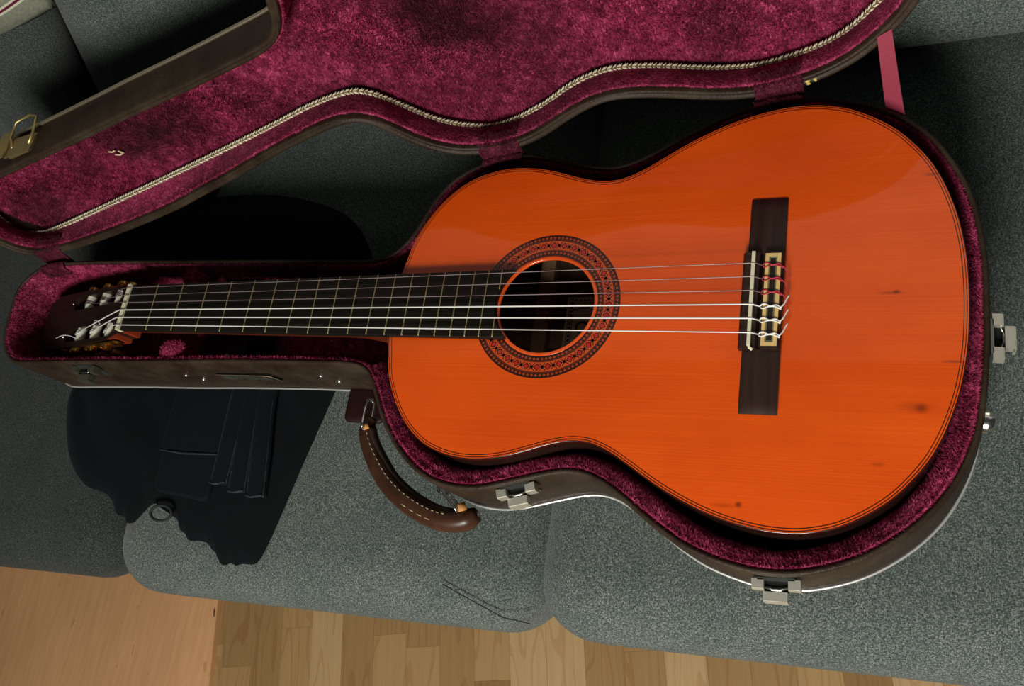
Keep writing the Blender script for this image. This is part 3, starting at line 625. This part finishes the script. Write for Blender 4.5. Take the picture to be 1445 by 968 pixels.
# gridded, gently quilted floor of the lid
fg = bmesh.new(); vs = [fg.verts.new((a, b_, 0)) for a, b_ in P8]; f_ = fg.faces.new(vs); bmesh.ops.triangulate(fg, faces=[f_])
me = bpy.data.meshes.new('t'); fg.to_mesh(me); fg.free()
vv = np.array([v.co[:] for v in me.vertices]); mb = MB(); mb.add(lid(vv[:, :2], 42), [tuple(p.vertices) for p in me.polygons]); bpy.data.meshes.remove(me)
lf = sub(mb, 'lid_floor_lining', PLUSH, case)
OC = (np.array(cp) * 1000 - np.array([0, 0, ZO])) - np.array(case['_o'])
inframe = lambda q: q[:, 2] < 330
lp_local = A0 - np.array(case['_o']) + Ae * 150 - Am * 200
# braided cord where wall meets floor
ROPE = [(-768.5, 51.9), (-761.7, 26.7), (-741.3, 13.6), (-692.1, 18.2), (-509.6, 50.3), (-372.5, 77.0), (-314.8, 89.2), (-272.6, 93.5), (-253.1, 87.2), (-233.5, 66.9), (-203.8, 34.3), (-167.5, 13.9), (-138.6, 11.6), (-98.2, 22.6), (-65.3, 37.4), (-29.7, 44.0), (7.0, 35.5), (53.8, 17.7), (89.4, 8.6), (119.6, 8.6), (155.5, 15.2), (179.0, 28.0), (193.5, 41.6), (207, 52), (218, 74), (228, 98), (235, 125), (237.5, 150), (236, 190), (229, 235), (218, 285), (205, 322), (184, 350), (154, 373), (120, 387), (86, 391), (50, 386), (20, 375), (-10, 352), (-38, 327), (-60, 309), (-91, 301), (-134, 306), (-165, 308), (-195, 302), (-218, 286), (-237, 262), (-249, 238), (-258, 212), (-270, 192), (-295, 181), (-343, 172), (-404, 162), (-472, 152), (-542, 131), (-616, 133), (-695, 123), (-735, 117), (-758, 98)]
ROPE = [(u, v) if True else 0 for u, v in ROPE]
RP = spline(ROPE, 1500, True, 6)
cut = [k for k in range(1500) if -300 < RP[k, 0] < -222 and RP[k, 1] > 170]       # the cord stops short at the neck corner
RI = inward(RP); RP = np.roll(RP, -(cut[-1] + 1), 0)[:1500 - len(cut)]; RI = np.roll(RI, -(cut[-1] + 1), 0)[:1500 - len(cut)]
Inw = RI[:, :1] * Ad + RI[:, 1:] * Ae
RC = lid(RP, 33.5) + Inw * 1.3
Tt = np.gradient(RC, axis=0); Tt /= np.linalg.norm(Tt, axis=1)[:, None]; Bn = -Am * 1.0 + Inw * 0.75; Bn /= np.linalg.norm(Bn, axis=1)[:, None]; Sn = np.cross(Bn, Tt)
mb = MB(); mb.tube(RC, 2.3, 6)
cord = sub(mb, 'braided_cord', BROWNY, case, smooth=True)
mb = MB(); step = 2.7; cum = np.r_[0, np.cumsum(np.linalg.norm(np.diff(RC, axis=0), axis=1))]; ns = int(cum[-1] / step)
Vv = []; Ff = []
for i in range(ns):
    s_ = i * step; k = min(int(np.searchsorted(cum, s_)), len(RC) - 1)
    if RC[k, 2] > 330: continue
    c_, t_, n_, bn = RC[k], Tt[k], Sn[k], Bn[k]
    for sg in (-1, 1):
        a = c_ + n_ * sg * .1 + bn * 2.5 + t_ * (-1.5); b_ = c_ + n_ * sg * 3.1 + bn * .6 + t_ * 1.7; w_ = t_ * 1.15; u_ = bn * .7; m_ = (a + b_) / 2
        o_ = len(Vv); Vv += [a, m_ - w_, m_ + u_, m_ + w_, m_ - u_, b_]
        Ff += [(o_, o_ + 1, o_ + 2), (o_, o_ + 2, o_ + 3), (o_, o_ + 3, o_ + 4), (o_, o_ + 4, o_ + 1), (o_ + 5, o_ + 2, o_ + 1), (o_ + 5, o_ + 3, o_ + 2), (o_ + 5, o_ + 4, o_ + 3), (o_ + 5, o_ + 1, o_ + 4)]
mb.add(Vv, Ff); br = sub(mb, 'braid_stitches', CREAM, cord); br['kind'] = 'stuff'
RF = RC[::8]
def clear_of_cord(q):
    k = inframe(q); Q = q + np.array(case['_o']); d = np.full(len(Q), 1e9)
    for c_ in RF: d = np.minimum(d, ((Q - c_) ** 2).sum(1))
    return k & (d > 6.0 ** 2)
RPs = spline(ROPE, 1500, True, 6)
def to_rope(Q):
    out = []
    for p_ in Q: out.append(RPs[int(np.argmin(((RPs - p_) ** 2).sum(1)))])
    out = np.array(out)
    for _ in range(4): out = (np.roll(out, 1, 0) + 2 * out + np.roll(out, -1, 0)) / 4
    return out
QR = to_rope(lin(8)); Qm = lin(11.4) * .5 + QR * .5
mb = MB(); mb.ring([lid(lin(9.2), 6), lid(lin(10.6), 3.5), lid(lin(11.2), 6), lid(lin(10.6), 14), lid(Qm, 25), lid(QR, 34), lid(QR, 42.5)])
lw = sub(mb, 'lid_side_lining', PLUSH, case, smooth=True)
fur(lf, 1.55, 4.2, .75, 41, flip_to=lp_local, keep=clear_of_cord)
fur(lw, 1.6, 3.6, .7, 42, keep=clear_of_cord)
# hinge straps covered in plush
def strap(u, wd, seed):
    iu = [k for k in range(440) if abs(LP_[k, 0] - u) < 6 and LP_[k, 1] < 100]; v0 = float(np.mean([LP_[k, 1] for k in iu]))
    x_mid = lid1(u, v0, 0); ib = [k for k in range(420) if abs(BP[k, 0] - x_mid[0]) < 8 and BP[k, 1] > 0]; y0 = float(np.mean([BP[k, 1] for k in ib])); x0 = x_mid[0]
    def vat(uu): 
        kk = [k for k in range(440) if LP_[k, 1] < 100]; us = LP_[kk, 0]; o_ = np.argsort(us); return np.interp(uu, us[o_], LP_[kk, 1][o_])
    def yat(xx):
        kk = [k for k in range(420) if BP[k, 1] > 20]; xs = BP[kk, 0]; o_ = np.argsort(xs); return np.interp(xx, xs[o_], BP[kk, 1][o_])
    rows = []
    for t in np.linspace(-.5, .5, 9):
        uu = u + t * wd; va = vat(uu); q0 = lid1(uu, va + 12, 16); q1 = lid1(uu, va + 8.5, -1.5); q2 = lid1(uu, va + 3, -2.5); xx = lid1(uu, va, 0)[0]; yb_ = yat(xx)
        qd = np.array([xx, yb_ + 3.5, RZ - 15]); q3 = np.array([xx, yb_ - 1, RZ + 3.5]); q4 = np.array([xx, yb_ - 7, RZ + 2]); q5 = np.array([xx, yb_ - 9, RZ - 14])
        rows.append(spline([q0, q1, q2, qd, q3, q4, q5], 22, False, 1))
    S = np.array(rows); nr, nc = S.shape[:2]; V = S.reshape(-1, 3)
    mb = MB(); mb.add(V, [(i * nc + j, (i + 1) * nc + j, (i + 1) * nc + j + 1, i * nc + j + 1) for i in range(nr - 1) for j in range(nc - 1)])
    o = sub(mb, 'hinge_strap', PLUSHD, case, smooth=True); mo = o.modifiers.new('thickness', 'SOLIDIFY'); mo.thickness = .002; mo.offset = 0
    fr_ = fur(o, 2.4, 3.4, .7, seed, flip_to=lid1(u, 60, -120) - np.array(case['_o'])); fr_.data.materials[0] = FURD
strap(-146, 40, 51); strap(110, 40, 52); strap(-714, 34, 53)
# stay ribbon between lid and base
mb = MB(); L0, L1 = lid1(190, 40, -1.5), lid1(201, 45, -1.5); B0, B1 = np.array([743.5, 176, RZ - 5]), np.array([758, 167, RZ - 5]); rows0 = []; rows1 = []
for t in np.linspace(0, 1, 14):
    sag = np.array([0, 0, -3.0 * math.sin(math.pi * t)]); rows0.append(L0 * (1 - t) + B0 * t + sag); rows1.append(L1 * (1 - t) + B1 * t + sag)
V = rows0 + rows1; mb.add(V, [(i, i + 1, 14 + i + 1, 14 + i) for i in range(13)]); o = sub(mb, 'stay_ribbon', RIBBON, case); mo = o.modifiers.new('thickness', 'SOLIDIFY'); mo.thickness = .0008
# lid latch on the far neck edge
def LF(a, b_, c_): return tuple(lid1(a, b_, c_))
mb = MB(); mb.box(-640, -606, 143, 148.5, 8, 26, fr=LF); mb.box(-640, -606, 148, 149.5, 4, 30, fr=LF); ll = sub(mb, 'latch_catch', mat('brassy_latch', (.40, .30, .15), .4, metal=.8), case)
mb = MB(); mb.tube([LF(-634, 149, 16), LF(-640, 152, 30), LF(-632, 158, 44), LF(-612, 160, 46), LF(-604, 158, 44), LF(-608, 152, 28), LF(-612, 149, 16)], 1.5, 8); sub(mb, 'latch_loop', mat('worn_brass', (.50, .38, .16), .35, metal=.8), ll, smooth=True)
mb = MB(); mb.box(-655, -640, 150, 152, 4, 40, fr=LF); sub(mb, 'latch_lever', MATS['worn_brass'], ll)
# small marks: glue, lint
for u, v, k, r_ in ((134, 8.5, -1.6, 2.8), (140, 9.8, -1.6, 2.2), (237, 104, -1.8, 2.6)):
    mb = MB(); mb.dome(lid1(u, v, k + .4), -Am, r_, .7, 9, 3); sub(mb, 'glue_spot', GLUE, lsh, smooth=True)
for pts in ([(-562, 98, 0), (-558, 96, 0), (-554, 97, 0)], [(-558, 92, 0), (-553, 90, 0), (-549, 91, 0)], [(-551, 95.5, 0), (-547, 91, 0)]):
    mb = MB(); mb.tube([lid1(a, b_, 37.5) for a, b_, _ in pts], 1.0, 6); sub(mb, 'lint', LINT, lf, smooth=True)

# ------------------------------------------------------------------ the guitar
HALF = [(326, 30), (329, 46), (333, 65), (341, 83), (351, 99.5), (364, 114.5), (379, 126), (395, 133), (412, 137), (429, 138), (445, 136.5), (460, 133.5), (477, 128.2), (494, 122.5), (509, 118.8), (521, 118), (533, 119.8), (548, 126), (566, 136.7), (585, 148.3), (605, 158.5), (624, 166.3), (644, 172.2), (664, 175.8), (680, 176.6), (693, 175.8), (706, 173), (718, 169), (734, 160.3), (750, 148.5), (762, 136), (774, 120), (782, 105), (788, 90), (794, 70), (798, 49), (800.3, 28), (801.2, 0)]
pts = HALF + [(x, -y) for x, y in HALF[-2::-1]] + [(325, 0)]
GP = spline(pts, 400, True, 1)
guitar = thing('classical_guitar', 'orange classical guitar lying in the plush lined case', 'guitar', (476, 0, -96))
HC = (476.0, 0.0); HR = 43.6
ang_ = np.arctan2(GP[:, 1], GP[:, 0] - HC[0]); hole = lambda r: np.column_stack([HC[0] + r * np.cos(ang_), HC[1] + r * np.sin(ang_)])
mb = MB(); rs = [z3(hole(HR), 0)]
for t in np.linspace(0, 1, 14)[1:]: rs.append(z3(hole(HR) * (1 - t) + inset(GP, .9) * t, 0))
mb.ring([z3(hole(HR), -2.6)] + rs + [z3(inset(GP, .9), -2.6)])
sb_ = sub(mb, 'soundboard', CEDAR, guitar)
sb_.data.transform(Matrix.Translation(Vector(guitar['_o']) / 1000)); sb_.location = -Vector(guitar['_o']) / 1000   # texture runs in guitar coordinates
mb = MB(); mb.ring([z3(inset(GP, .95), -.2), z3(inset(GP, .9), .04), z3(inset(GP, .6), .02), z3(inset(GP, .15), -.4), z3(GP, -1), z3(GP, -6), z3(inset(GP, 1), -6)])
sub(mb, 'binding', EDGE, guitar, smooth=True, autosm=50)
for d in (1.7, 3.6):
    mb = MB(); mb.ring([z3(inset(GP, d), 0), z3(inset(GP, d), .12), z3(inset(GP, d + .6), .12), z3(inset(GP, d + .6), 0)]); sub(mb, 'purfling', DLINE, guitar)
mb = MB(); mb.ring([z3(inset(GP, .2), -5.8)] + [z3(inset(GP, .1), z) for z in (-10, -40, -80)] + [z3(GP, -89)]); sub(mb, 'side', ROSE, guitar, smooth=True)
mb = MB(); mb.ring([z3(inset(GP, 3), -10), z3(inset(GP, 3), -87)]); sub(mb, 'inner_side', BACKW, guitar, smooth=True)
mb = MB(); mb.ring([z3(GP, -89), z3(inset(GP, .5), -91)], cap1=True); mb.ring([z3(inset(GP, 2.5), -87.5), z3(inset(GP, 2.4), -88)], cap0=True); bk = sub(mb, 'back', [ROSE, BACKW], guitar)
bk.data.materials[0] = BACKW
# interior: brace, centre strip, label
mb = MB(); mb.box(435, 449, -125, 125, -87.5, -74); sub(mb, 'back_brace', SPRUCE, guitar)
mb = MB(); mb.box(330, 798, -9, 9, -87.5, -85.5); sub(mb, 'centre_strip', SPRUCE, guitar)
mb = MB(); mb.box(462, 545, -43, 43, -85.3, -85.0); lab = sub(mb, 'label', PAPER, guitar)
mb = MB(); z0, z1 = -85.0, -84.8
for k in range(20):
    y = -40 + k * 4.2; mb.box(466, 468, y, y + 2.4, z0, z1)
for k in range(18): mb.box(470 + k * 4.2, 472.4 + k * 4.2, 39, 40.5, z0, z1)
mb.box(464.6, 465.1, -42, 42, z0, z1); mb.box(469, 469.5, -41, 41, z0, z1)
# big rotated letter and a rule, only partly visible in the hole
t_ = np.linspace(0, 1, 24)
mb.tube([(480 + 6 * math.cos(a) , 12 + 5 * math.sin(a), -84.9) for a in np.linspace(.3, 4.6, 18)], 1.0, 5, flat=(1, .2))
mb.tube([(492 + 6 * math.cos(a) , 12 + 5 * math.sin(a), -84.9) for a in np.linspace(3.4, 7.6, 18)], 1.0, 5, flat=(1, .2))
mb.tube([(478, 2, -84.9), (498, 2, -84.9)], 1.0, 5, flat=(1, .2)); mb.tube([(480, -8, -84.9), (488, 0, -84.9), (498, -9, -84.9)], 1.0, 5, flat=(1, .2))
mb.box(476, 477, -14, -12, z0, z1); mb.box(480, 494, -15, -14, z0, z1)
sub(mb, 'label_print', INK, lab)['kind'] = 'stuff'
# rosette
def ring2(r0, r1, z, n=160):
    a = np.arange(n) / n * 2 * np.pi; c_, s_ = np.cos(a), np.sin(a)
    return [np.column_stack([HC[0] + r * c_, r * s_, np.full(n, zz)]) for r, zz in ((r0, 0), (r0, z), (r1, z), (r1, 0))]
mb = MB(); mb.ring(ring2(46.6, 66.2, .10)); ros = sub(mb, 'rosette', RDARK, guitar)
mb = MB(); mb.ring(ring2(52.1, 60.6, .16)); sub(mb, 'rosette_band', RORANGE, ros)
for r_ in (51.0, 61.4):
    mb = MB(); mb.ring(ring2(r_, r_ + .45, .17)); sub(mb, 'rosette_line', mat('rosette_brown', (.22, .03, .008), .4, coat=.4), ros)
mbR, mbD, mbO = MB(), MB(), MB()
def polar(r, a, z=.22): return (HC[0] + r * math.cos(a), r * math.sin(a), z)
nm = 36
for i in range(nm):
    a0 = i * 2 * math.pi / nm; da = 2.05 / 56.3
    ro = 56.3
    mbD.add([polar(ro - 3.4, a0, .2), polar(ro, a0 + da * 1.6, .2), polar(ro + 3.4, a0, .2), polar(ro, a0 - da * 1.6, .2)], [(0, 1, 2, 3)])
    mbR.add([polar(ro - 2.3, a0, .26), polar(ro, a0 + da * 1.05, .26), polar(ro + 2.3, a0, .26), polar(ro, a0 - da * 1.05, .26)], [(0, 1, 2, 3)])
    am = a0 + math.pi / nm
    mbD.add([polar(ro - 1.7, am, .2), polar(ro, am + da * .9, .2), polar(ro + 1.7, am, .2), polar(ro, am - da * .9, .2)], [(0, 1, 2, 3)])
    for s1 in (-1, 1):
        for s2 in (-1, 1):
            p_, q_ = (ro, am), (ro + s1 * 3.3, am + s2 * da * 1.3); w_ = .6
            mbD.add([polar(p_[0] - w_, p_[1], .2), polar(p_[0] + w_, p_[1], .2), polar(q_[0] + w_, q_[1], .2), polar(q_[0] - w_, q_[1], .2)], [(0, 1, 2, 3)])
for rc, cnt in ((49.2, 84), (63.6, 108)):
    for i in range(cnt):
        a0 = i * 2 * math.pi / cnt; h_ = 2 * math.pi / cnt
        mbO.add([polar(rc - 1.15, a0, .15), polar(rc, a0 + h_ * .36, .15), polar(rc + 1.15, a0, .15), polar(rc, a0 - h_ * .36, .15)], [(0, 1, 2, 3)])
        mbD.add([polar(rc - .5, a0, .18), polar(rc, a0 + h_ * .16, .18), polar(rc + .5, a0, .18), polar(rc, a0 - h_ * .16, .18)], [(0, 1, 2, 3)])
for m_, mt, nm_ in ((mbD, RDARK, 'rosette_dark_tiles'), (mbR, RRED, 'rosette_diamonds'), (mbO, RORANGE, 'rosette_chain_tiles')):
    o = sub(m_, nm_, mt, ros, recalc=False); o['kind'] = 'stuff'
    bm = bmesh.new(); bm.from_mesh(o.data)
    for f in bm.faces:
        if f.normal.z < 0: f.normal_flip()
    bm.to_mesh(o.data); bm.free()
mb = MB(); n = 120; a = np.arange(n) / n * 2 * np.pi; mb.ring([np.column_stack([HC[0] + r * np.cos(a), r * np.sin(a), np.full(n, z)]) for r, z in ((46.5, .02), (46.4, .14), (44.4, .14), (43.5, -.25), (43.2, -1.2), (43.4, -2.6))]); sub(mb, 'hole_edge', EDGEL, guitar, smooth=True)
# fingerboard with arc cut at the hole
n = 26; yy = np.linspace(-1, 1, n); mb = MB()
hw = lambda x: 25.3 + (30.3 - 25.3) * x / 325.0
top_, bot_ = [], []
endx = lambda y: HC[0] - math.sqrt(45.2 ** 2 - y * y)
bd = [(0, -hw(0))]; bd += [(x, -hw(x)) for x in (80, 160, 240, 325, 400)]
e = 444.5; arc = [(endx(y), y) for y in np.linspace(-hw(e) + .3, hw(e) - .3, 22)]
bd += arc + [(x, hw(x)) for x in (400, 325, 240, 160, 80, 0)]
bd = np.array(bd); mb.ring([z3(bd, .25), z3(bd, 5.2), z3(bd * [1, .985], 6)], cap0=True, cap1=True); fb = sub(mb, 'fingerboard', EBONY, guitar)
mb = MB(); mb.ring([z3(bd[[0, 1, 2, 3, 4, -5, -4, -3, -2, -1]], -2.5), z3(bd[[0, 1, 2, 3, 4, -5, -4, -3, -2, -1]], .25)], cap0=True, cap1=True)
fx = lambda k: 650 * (1 - 2 ** (-k / 12))
for k in range(1, 20):
    x = fx(k); h_ = hw(x) - .2; spans = [(-h_, h_)]
    if k == 19: spans = [(-h_, -13), (13, h_)]
    for y0, y1 in spans:
        mb = MB(); mb.tube([(x, y0, 5.9), (x, y0 + .6, 6.5), (x, y1 - .6, 6.5), (x, y1, 5.9)], .62, 8, flat=(1, .9))
        sub(mb, 'fret', FRETM, guitar, smooth=True)
mb = MB(); mb.ring([[(-5.2, -26, .3), (-5.2, 26, .3), (-.2, 26, .3), (-.2, -26, .3)], [(-5.2, -25.8, 8), (-5.2, 25.8, 8), (-.2, 25.8, 8.4), (-.2, -25.8, 8.4)]], cap0=True, cap1=True); sub(mb, 'nut', IVORY, guitar)
# neck with D profile and heel
mb = MB(); R = []
for x in np.linspace(-4, 325, 24):
    h_ = hw(max(x, 0)) ; dep = 15.5 + 2.5 * x / 325; 
    if x > 285: dep += ((x - 285) / 40) ** 2 * 66
    wd_ = h_ * (1 if x < 285 else 1 - .0 * (x - 285) / 40)
    a = np.linspace(0, math.pi, 18); R.append(np.column_stack([np.full(18, x), wd_ * np.cos(a), .2 - dep * np.sin(a) ** .8 - 0]))
mb.ring(R, cap0=True, cap1=True); sub(mb, 'neck', MAHOG, guitar, smooth=True, autosm=50)
# headstock, tilted back 14 degrees
th = math.radians(14); ct, st = math.cos(th), math.sin(th)
def HD(u, w_, z): return (-5 - u * ct - z * st * -1 * -1, w_, -1 - u * st + z * ct)
hwid = lambda u: np.interp(u, [0, 10, 26, 60, 120, 162, 180], [26, 26.5, 31, 33, 34.5, 33.5, 26])
def slot(u):                       # slot half width at u; slot runs 20..100 with round ends
    if u < 20 or u > 122: return None
    r_ = 8.2; e_ = min(u - 20, 122 - u)
    return r_ if e_ > r_ else math.sqrt(max(r_ * r_ - (r_ - e_) ** 2, 0.0))
us = np.array(sorted(set([0, 6, 12, 18] + list(np.linspace(20, 28.2, 6)) + list(np.linspace(28.2, 113.8, 8)) + list(np.linspace(113.8, 122, 6)) + [130, 142, 155, 163, 170, 176, 180])))
mb = MB(); SC = 19.5
def wl(u):
    s = slot(u); s = 0 if s is None else s
    return [-hwid(u), -SC - s, -SC + s, 0, SC - s, SC + s, hwid(u)]
for i in range(len(us) - 1):
    a, b_ = wl(us[i]), wl(us[i + 1]); mid = (us[i] + us[i + 1]) / 2; insl = 20 < mid < 122
    for c_ in range(6):
        if insl and c_ in (1, 4): continue
        q = [(us[i], a[c_]), (us[i + 1], b_[c_]), (us[i + 1], b_[c_ + 1]), (us[i], a[c_ + 1])]
        V = [HD(u, w_, 0) for u, w_ in q] + [HD(u, w_, -19) for u, w_ in q]
        F = [(0, 1, 2, 3), (7, 6, 5, 4)]
        solid = lambda cc: not (insl and cc in (1, 4)) and 0 <= cc <= 5
        if not solid(c_ - 1): F.append((0, 4, 5, 1))
        if not solid(c_ + 1): F.append((3, 2, 6, 7))
        if i == 0: F.append((0, 3, 7, 4))
        if i == len(us) - 2: F.append((1, 5, 6, 2))
        if c_ in (1, 4):
            if i > 0 and 20 < (us[i - 1] + us[i]) / 2 < 122: F.append((0, 3, 7, 4))
            if 20 < (us[i + 1] + us[min(i + 2, len(us) - 1)]) / 2 < 122: F.append((1, 5, 6, 2))
        mb.add(V, F)
hs = sub(mb, 'headstock', HEADW, guitar); weld(hs)
mb = MB(); mb.ring([[HD(-6, s * 25.5, z) for s, z in ((-1, -2), (1, -2), (1, -19), (-1, -19))], [HD(10, s * 26.2, z) for s, z in ((-1, -1), (1, -1), (1, -19.5), (-1, -19.5))], [HD(22, s * 28.2, z) for s, z in ((-1, -1.2), (1, -1.2), (1, -19.5), (-1, -19.5))]], cap0=True, cap1=True)
for s in (-1, 1): mb.box(8, 26, s * 26 if s > 0 else -31, s * 31 if s > 0 else -26, -19, -.6, fr=HD)
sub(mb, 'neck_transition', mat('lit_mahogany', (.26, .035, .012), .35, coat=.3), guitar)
RU = (34, 65, 97)
for s in (1, -1):
    for k, u in enumerate(RU):
        mb = MB(); mb.cyl(HD(u, s * SC - 8, -6), HD(u, s * SC + 8, -6), 5.2, 18); mb.cyl(HD(u, s * SC - 8, -6), HD(u, s * SC + 14, -6), 2.2, 8); ro_ = sub(mb, 'string_roller', ROLLER, guitar, smooth=True, autosm=40)
    mb = MB(); mb.box(18, 126, s * 33.2 if s > 0 else -34.8, s * 34.8 if s > 0 else -33.2, -15, -2.5, fr=HD)
    for u in RU + (18, 126): mb.cyl(HD(u, s * 33, -8.5), HD(u, s * 35.4, -8.5), 6.5, 14)
    pl = sub(mb, 'tuner_plate', GOLD, guitar, smooth=True, autosm=40)
    for u in RU:
        mb = MB(); n = 14
        for k in range(n):
            a = k / n * 2 * math.pi; mb.box(-.9, .9, 0, 3.2, 3.8, 5.6, fr=lambda x_, y_, z_, a=a, u=u, s=s: HD(u + x_ * math.cos(a) - z_ * math.sin(a), s * (35.4 + y_), -6 + x_ * math.sin(a) + z_ * math.cos(a)))
        mb.cyl(HD(u, s * 35.2, -6), HD(u, s * 38.4, -6), 4.2, 16); mb.cyl(HD(u, s * 38.4, -6), HD(u, s * 39.6, -6), 1.8, 10); sub(mb, 'tuner_gear', GOLD, pl)
        mb = MB(); mb.cyl(HD(u + 8, s * 37, -3), HD(u + 8, s * 37, -16), 2.0, 10); mb.cyl(HD(u + 8, s * 37, -4), HD(u + 8, s * 37, -10), 2.8, 10); sh_ = sub(mb, 'tuner_shaft', GOLD, pl, smooth=True, autosm=40)
        mb = rbox(-6, 6, -3, 3, -8, 8, 2.5, 3, 3, 3, warp=lambda q, c_, h_, u=u, s=s: np.array([HD(u + 8 + a[0], s * 37 + a[1], -25 + a[2]) for a in q])); weld(sub(mb, 'tuner_button', mat('smoky_pearl', (.30, .24, .15), .3), pl, smooth=True))
for u, w_ in ((106, SC), (106, -SC)):
    mb = MB(); mb.dome(HD(126, w_ * 1.05, 0), (st, 0, ct), 1.6, .9, 8, 3); sub(mb, 'screw', CHROME, hs, smooth=True)
# bridge
BX0, BX1, BH = 644.0, 672.5, 90.3
mb = MB()
def wing(s):
    secs = []
    for y, h_, b_ in ((40, 3.6, 0), (60, 3.4, 0), (80, 3.3, 0), (85, 2.8, 0), (88.5, 1.6, 0), (BH, .9, 0)):
        x0 = BX0; x1 = BX1 - .0; c_ = (x0 + x1) / 2
        secs.append([(x0, s * y, 0), (x0, s * y, h_ * .7), (x0 + 3, s * y, h_), (c_, s * y, h_ + (.0 if y > 84 else .4)), (x1 - 3, s * y, h_), (x1, s * y, h_ * .7), (x1, s * y, 0)])
    mb.ring(secs, cap0=True, cap1=True)
wing(1); wing(-1)
mb.ring([[(641.2, y, 0), (641.2, y, 5.4), (643, y, 7.2), (654, y, 7.2), (656, y, 2.5), (657.5, y, 2.5), (658, y, 7.4), (670.5, y, 7.4), (672.6, y, 5), (672.6, y, 0)] for y in (-40, 40)], cap0=True, cap1=True)
brd = sub(mb, 'bridge', BRIDGEW, guitar, autosm=30)
mb = MB(); mb.ring([[(648.4, -38.5, 6.5), (651.1, -38.5, 6.5), (651.1, 39, 6.5), (648.4, 39, 6.5)], [(648.4, -38.5, 10.4), (651.1, -38.5, 10.4), (651.1, 39, 11.6), (648.4, 39, 11.6)]], cap0=True, cap1=True); mb.tube([(649.8, -38, 9), (650.5, -40, 8.6), (652.6, -41.5, 7.6)], 1.2, 6); sub(mb, 'saddle', IVORY, guitar)
def frame4(x0, x1, y0, y1, t, z0, z1, name, m_, par):
    mb = MB(); mb.box(x0, x0 + t, y0, y1, z0, z1); mb.box(x1 - t, x1, y0, y1, z0, z1); mb.box(x0 + t, x1 - t, y0, y0 + t, z0, z1); mb.box(x0 + t, x1 - t, y1 - t, y1, z0, z1); return sub(mb, name, m_, par)
frame4(658.4, 670.2, -38.2, 38.6, 2.7, 7.3, 7.9, 'tie_block_inlay', INLAY, brd); frame4(661.1, 667.5, -35.5, 35.9, .6, 7.3, 7.75, 'inlay_line', GREEN, brd); frame4(661.9, 666.7, -34.5, 35, .35, 7.3, 7.7, 'inlay_line', GREEN, brd)
# strings: bass (wound) on +y, trebles (nylon) on -y
ny = np.linspace(21.3, -21.3, 6); sy = np.linspace(28.8, -28.8, 6)
rr_ = (.62, .58, .52, .66, .60, .54)
hd = {0: (36, SC + 3.5), 1: (60.5, SC + 3), 2: (85, SC + 2), 3: (85, -SC + 3), 4: (60.5, -SC + 0), 5: (36, -SC - 3)}
hd = {0: (34, SC + 2), 1: (65, SC), 2: (97, SC - 1), 3: (98, -SC + 2), 4: (66, -SC + 1), 5: (36, -SC - 1)}
for k in range(6):
    u, w_ = hd[k]; wound = k < 3
    dip = 7.6 - k * .0
    P = [HD(u, w_, -1), HD(6, ny[k] + (w_ - ny[k]) * 6 / u, 8.6 + .5), (-5, ny[k], 9.0), (-.3, ny[k], 9.1), (325, (ny[k] + sy[k]) / 2, 10.2), (648.6, sy[k], 11.7 - .2 * k), (651, sy[k], 11.6 - .2 * k), (657.6, sy[k], 5.6)]
    P2 = []
    for a, b_ in zip(P[:-1], P[1:]):
        a = np.array(a); b_ = np.array(b_); m_ = max(2, int(np.linalg.norm(b_ - a) / 60))
        for t in np.linspace(0, 1, m_, endpoint=False): P2.append(a + (b_ - a) * t)
    P2.append(np.array(P[-1])); mb = MB(); mb.tube(P2, rr_[k] if not wound else .36, 7)
    s_o = sub(mb, 'string', WOUND if wound else NYLON, guitar, smooth=True)
    # wraps round the roller
    mb = MB(); tt = np.linspace(0, 6 * math.pi, 46); mb.tube([HD(u + 5.7 * math.sin(a), w_ - 1.8 + a / (6 * math.pi) * 4.2, -6 + 5.7 * math.cos(a)) for a in tt], .55, 5); sub(mb, 'string_winding', WOUND if wound else NYLON, s_o, smooth=True)
    # knot over the tie block
    y = sy[k]; mt = REDTH if wound else NYLON; r0 = .50 if wound else .62; mb = MB()
    lp = spline([(657.4, y, 5.5), (656.8, y - 1.2, 7.4), (658.6, y - 2.2, 8.05), (663, y - .8, 8.25), (667.5, y - .8, 8.15), (670.6, y - 2.2, 8.3), (671.8, y - 2.8, 7.2), (671.6, y - 1.6, 8.0), (668.5, y + .4, 8.45), (664, y - .6, 8.75), (660.5, y + 1.4, 8.25), (657.8, y + 1.0, 8.2), (656.6, y - .4, 6.8)], 60, False, 0)
    mb.tube(lp, r0, 6)
    if wound: mb.tube(spline([(670.6, y - 1.6, 8.6), (673.6, y - 3.2, 7.4), (675.5, y - 8, 4.5), (676.4, y - 11, 2.8)], 10, False, 0), .42, 6)
    else: mb.tube(spline([(671.4, y - 1.8, 8.2), (674, y + 1, 8.0), (675.6, y + 5, 7.6), (677.6, y + 9, 7.2)], 10, False, 0), .6, 6)
    sub(mb, 'string_knot', mt, s_o, smooth=True)
for P in ([HD(97, -24, 0), HD(108, -21, 2), HD(122, -20, 3), HD(138, -22, 2)], [HD(60, -8, 2), HD(50, -9, 5), HD(42, -14, 4)]):
    mb = MB(); mb.tube(spline(P, 16, False, 0), .5, 6); sub(mb, 'loose_string_end', NYLON, guitar, smooth=True)

for o in bpy.data.objects:
    if '_o' in o: del o['_o']
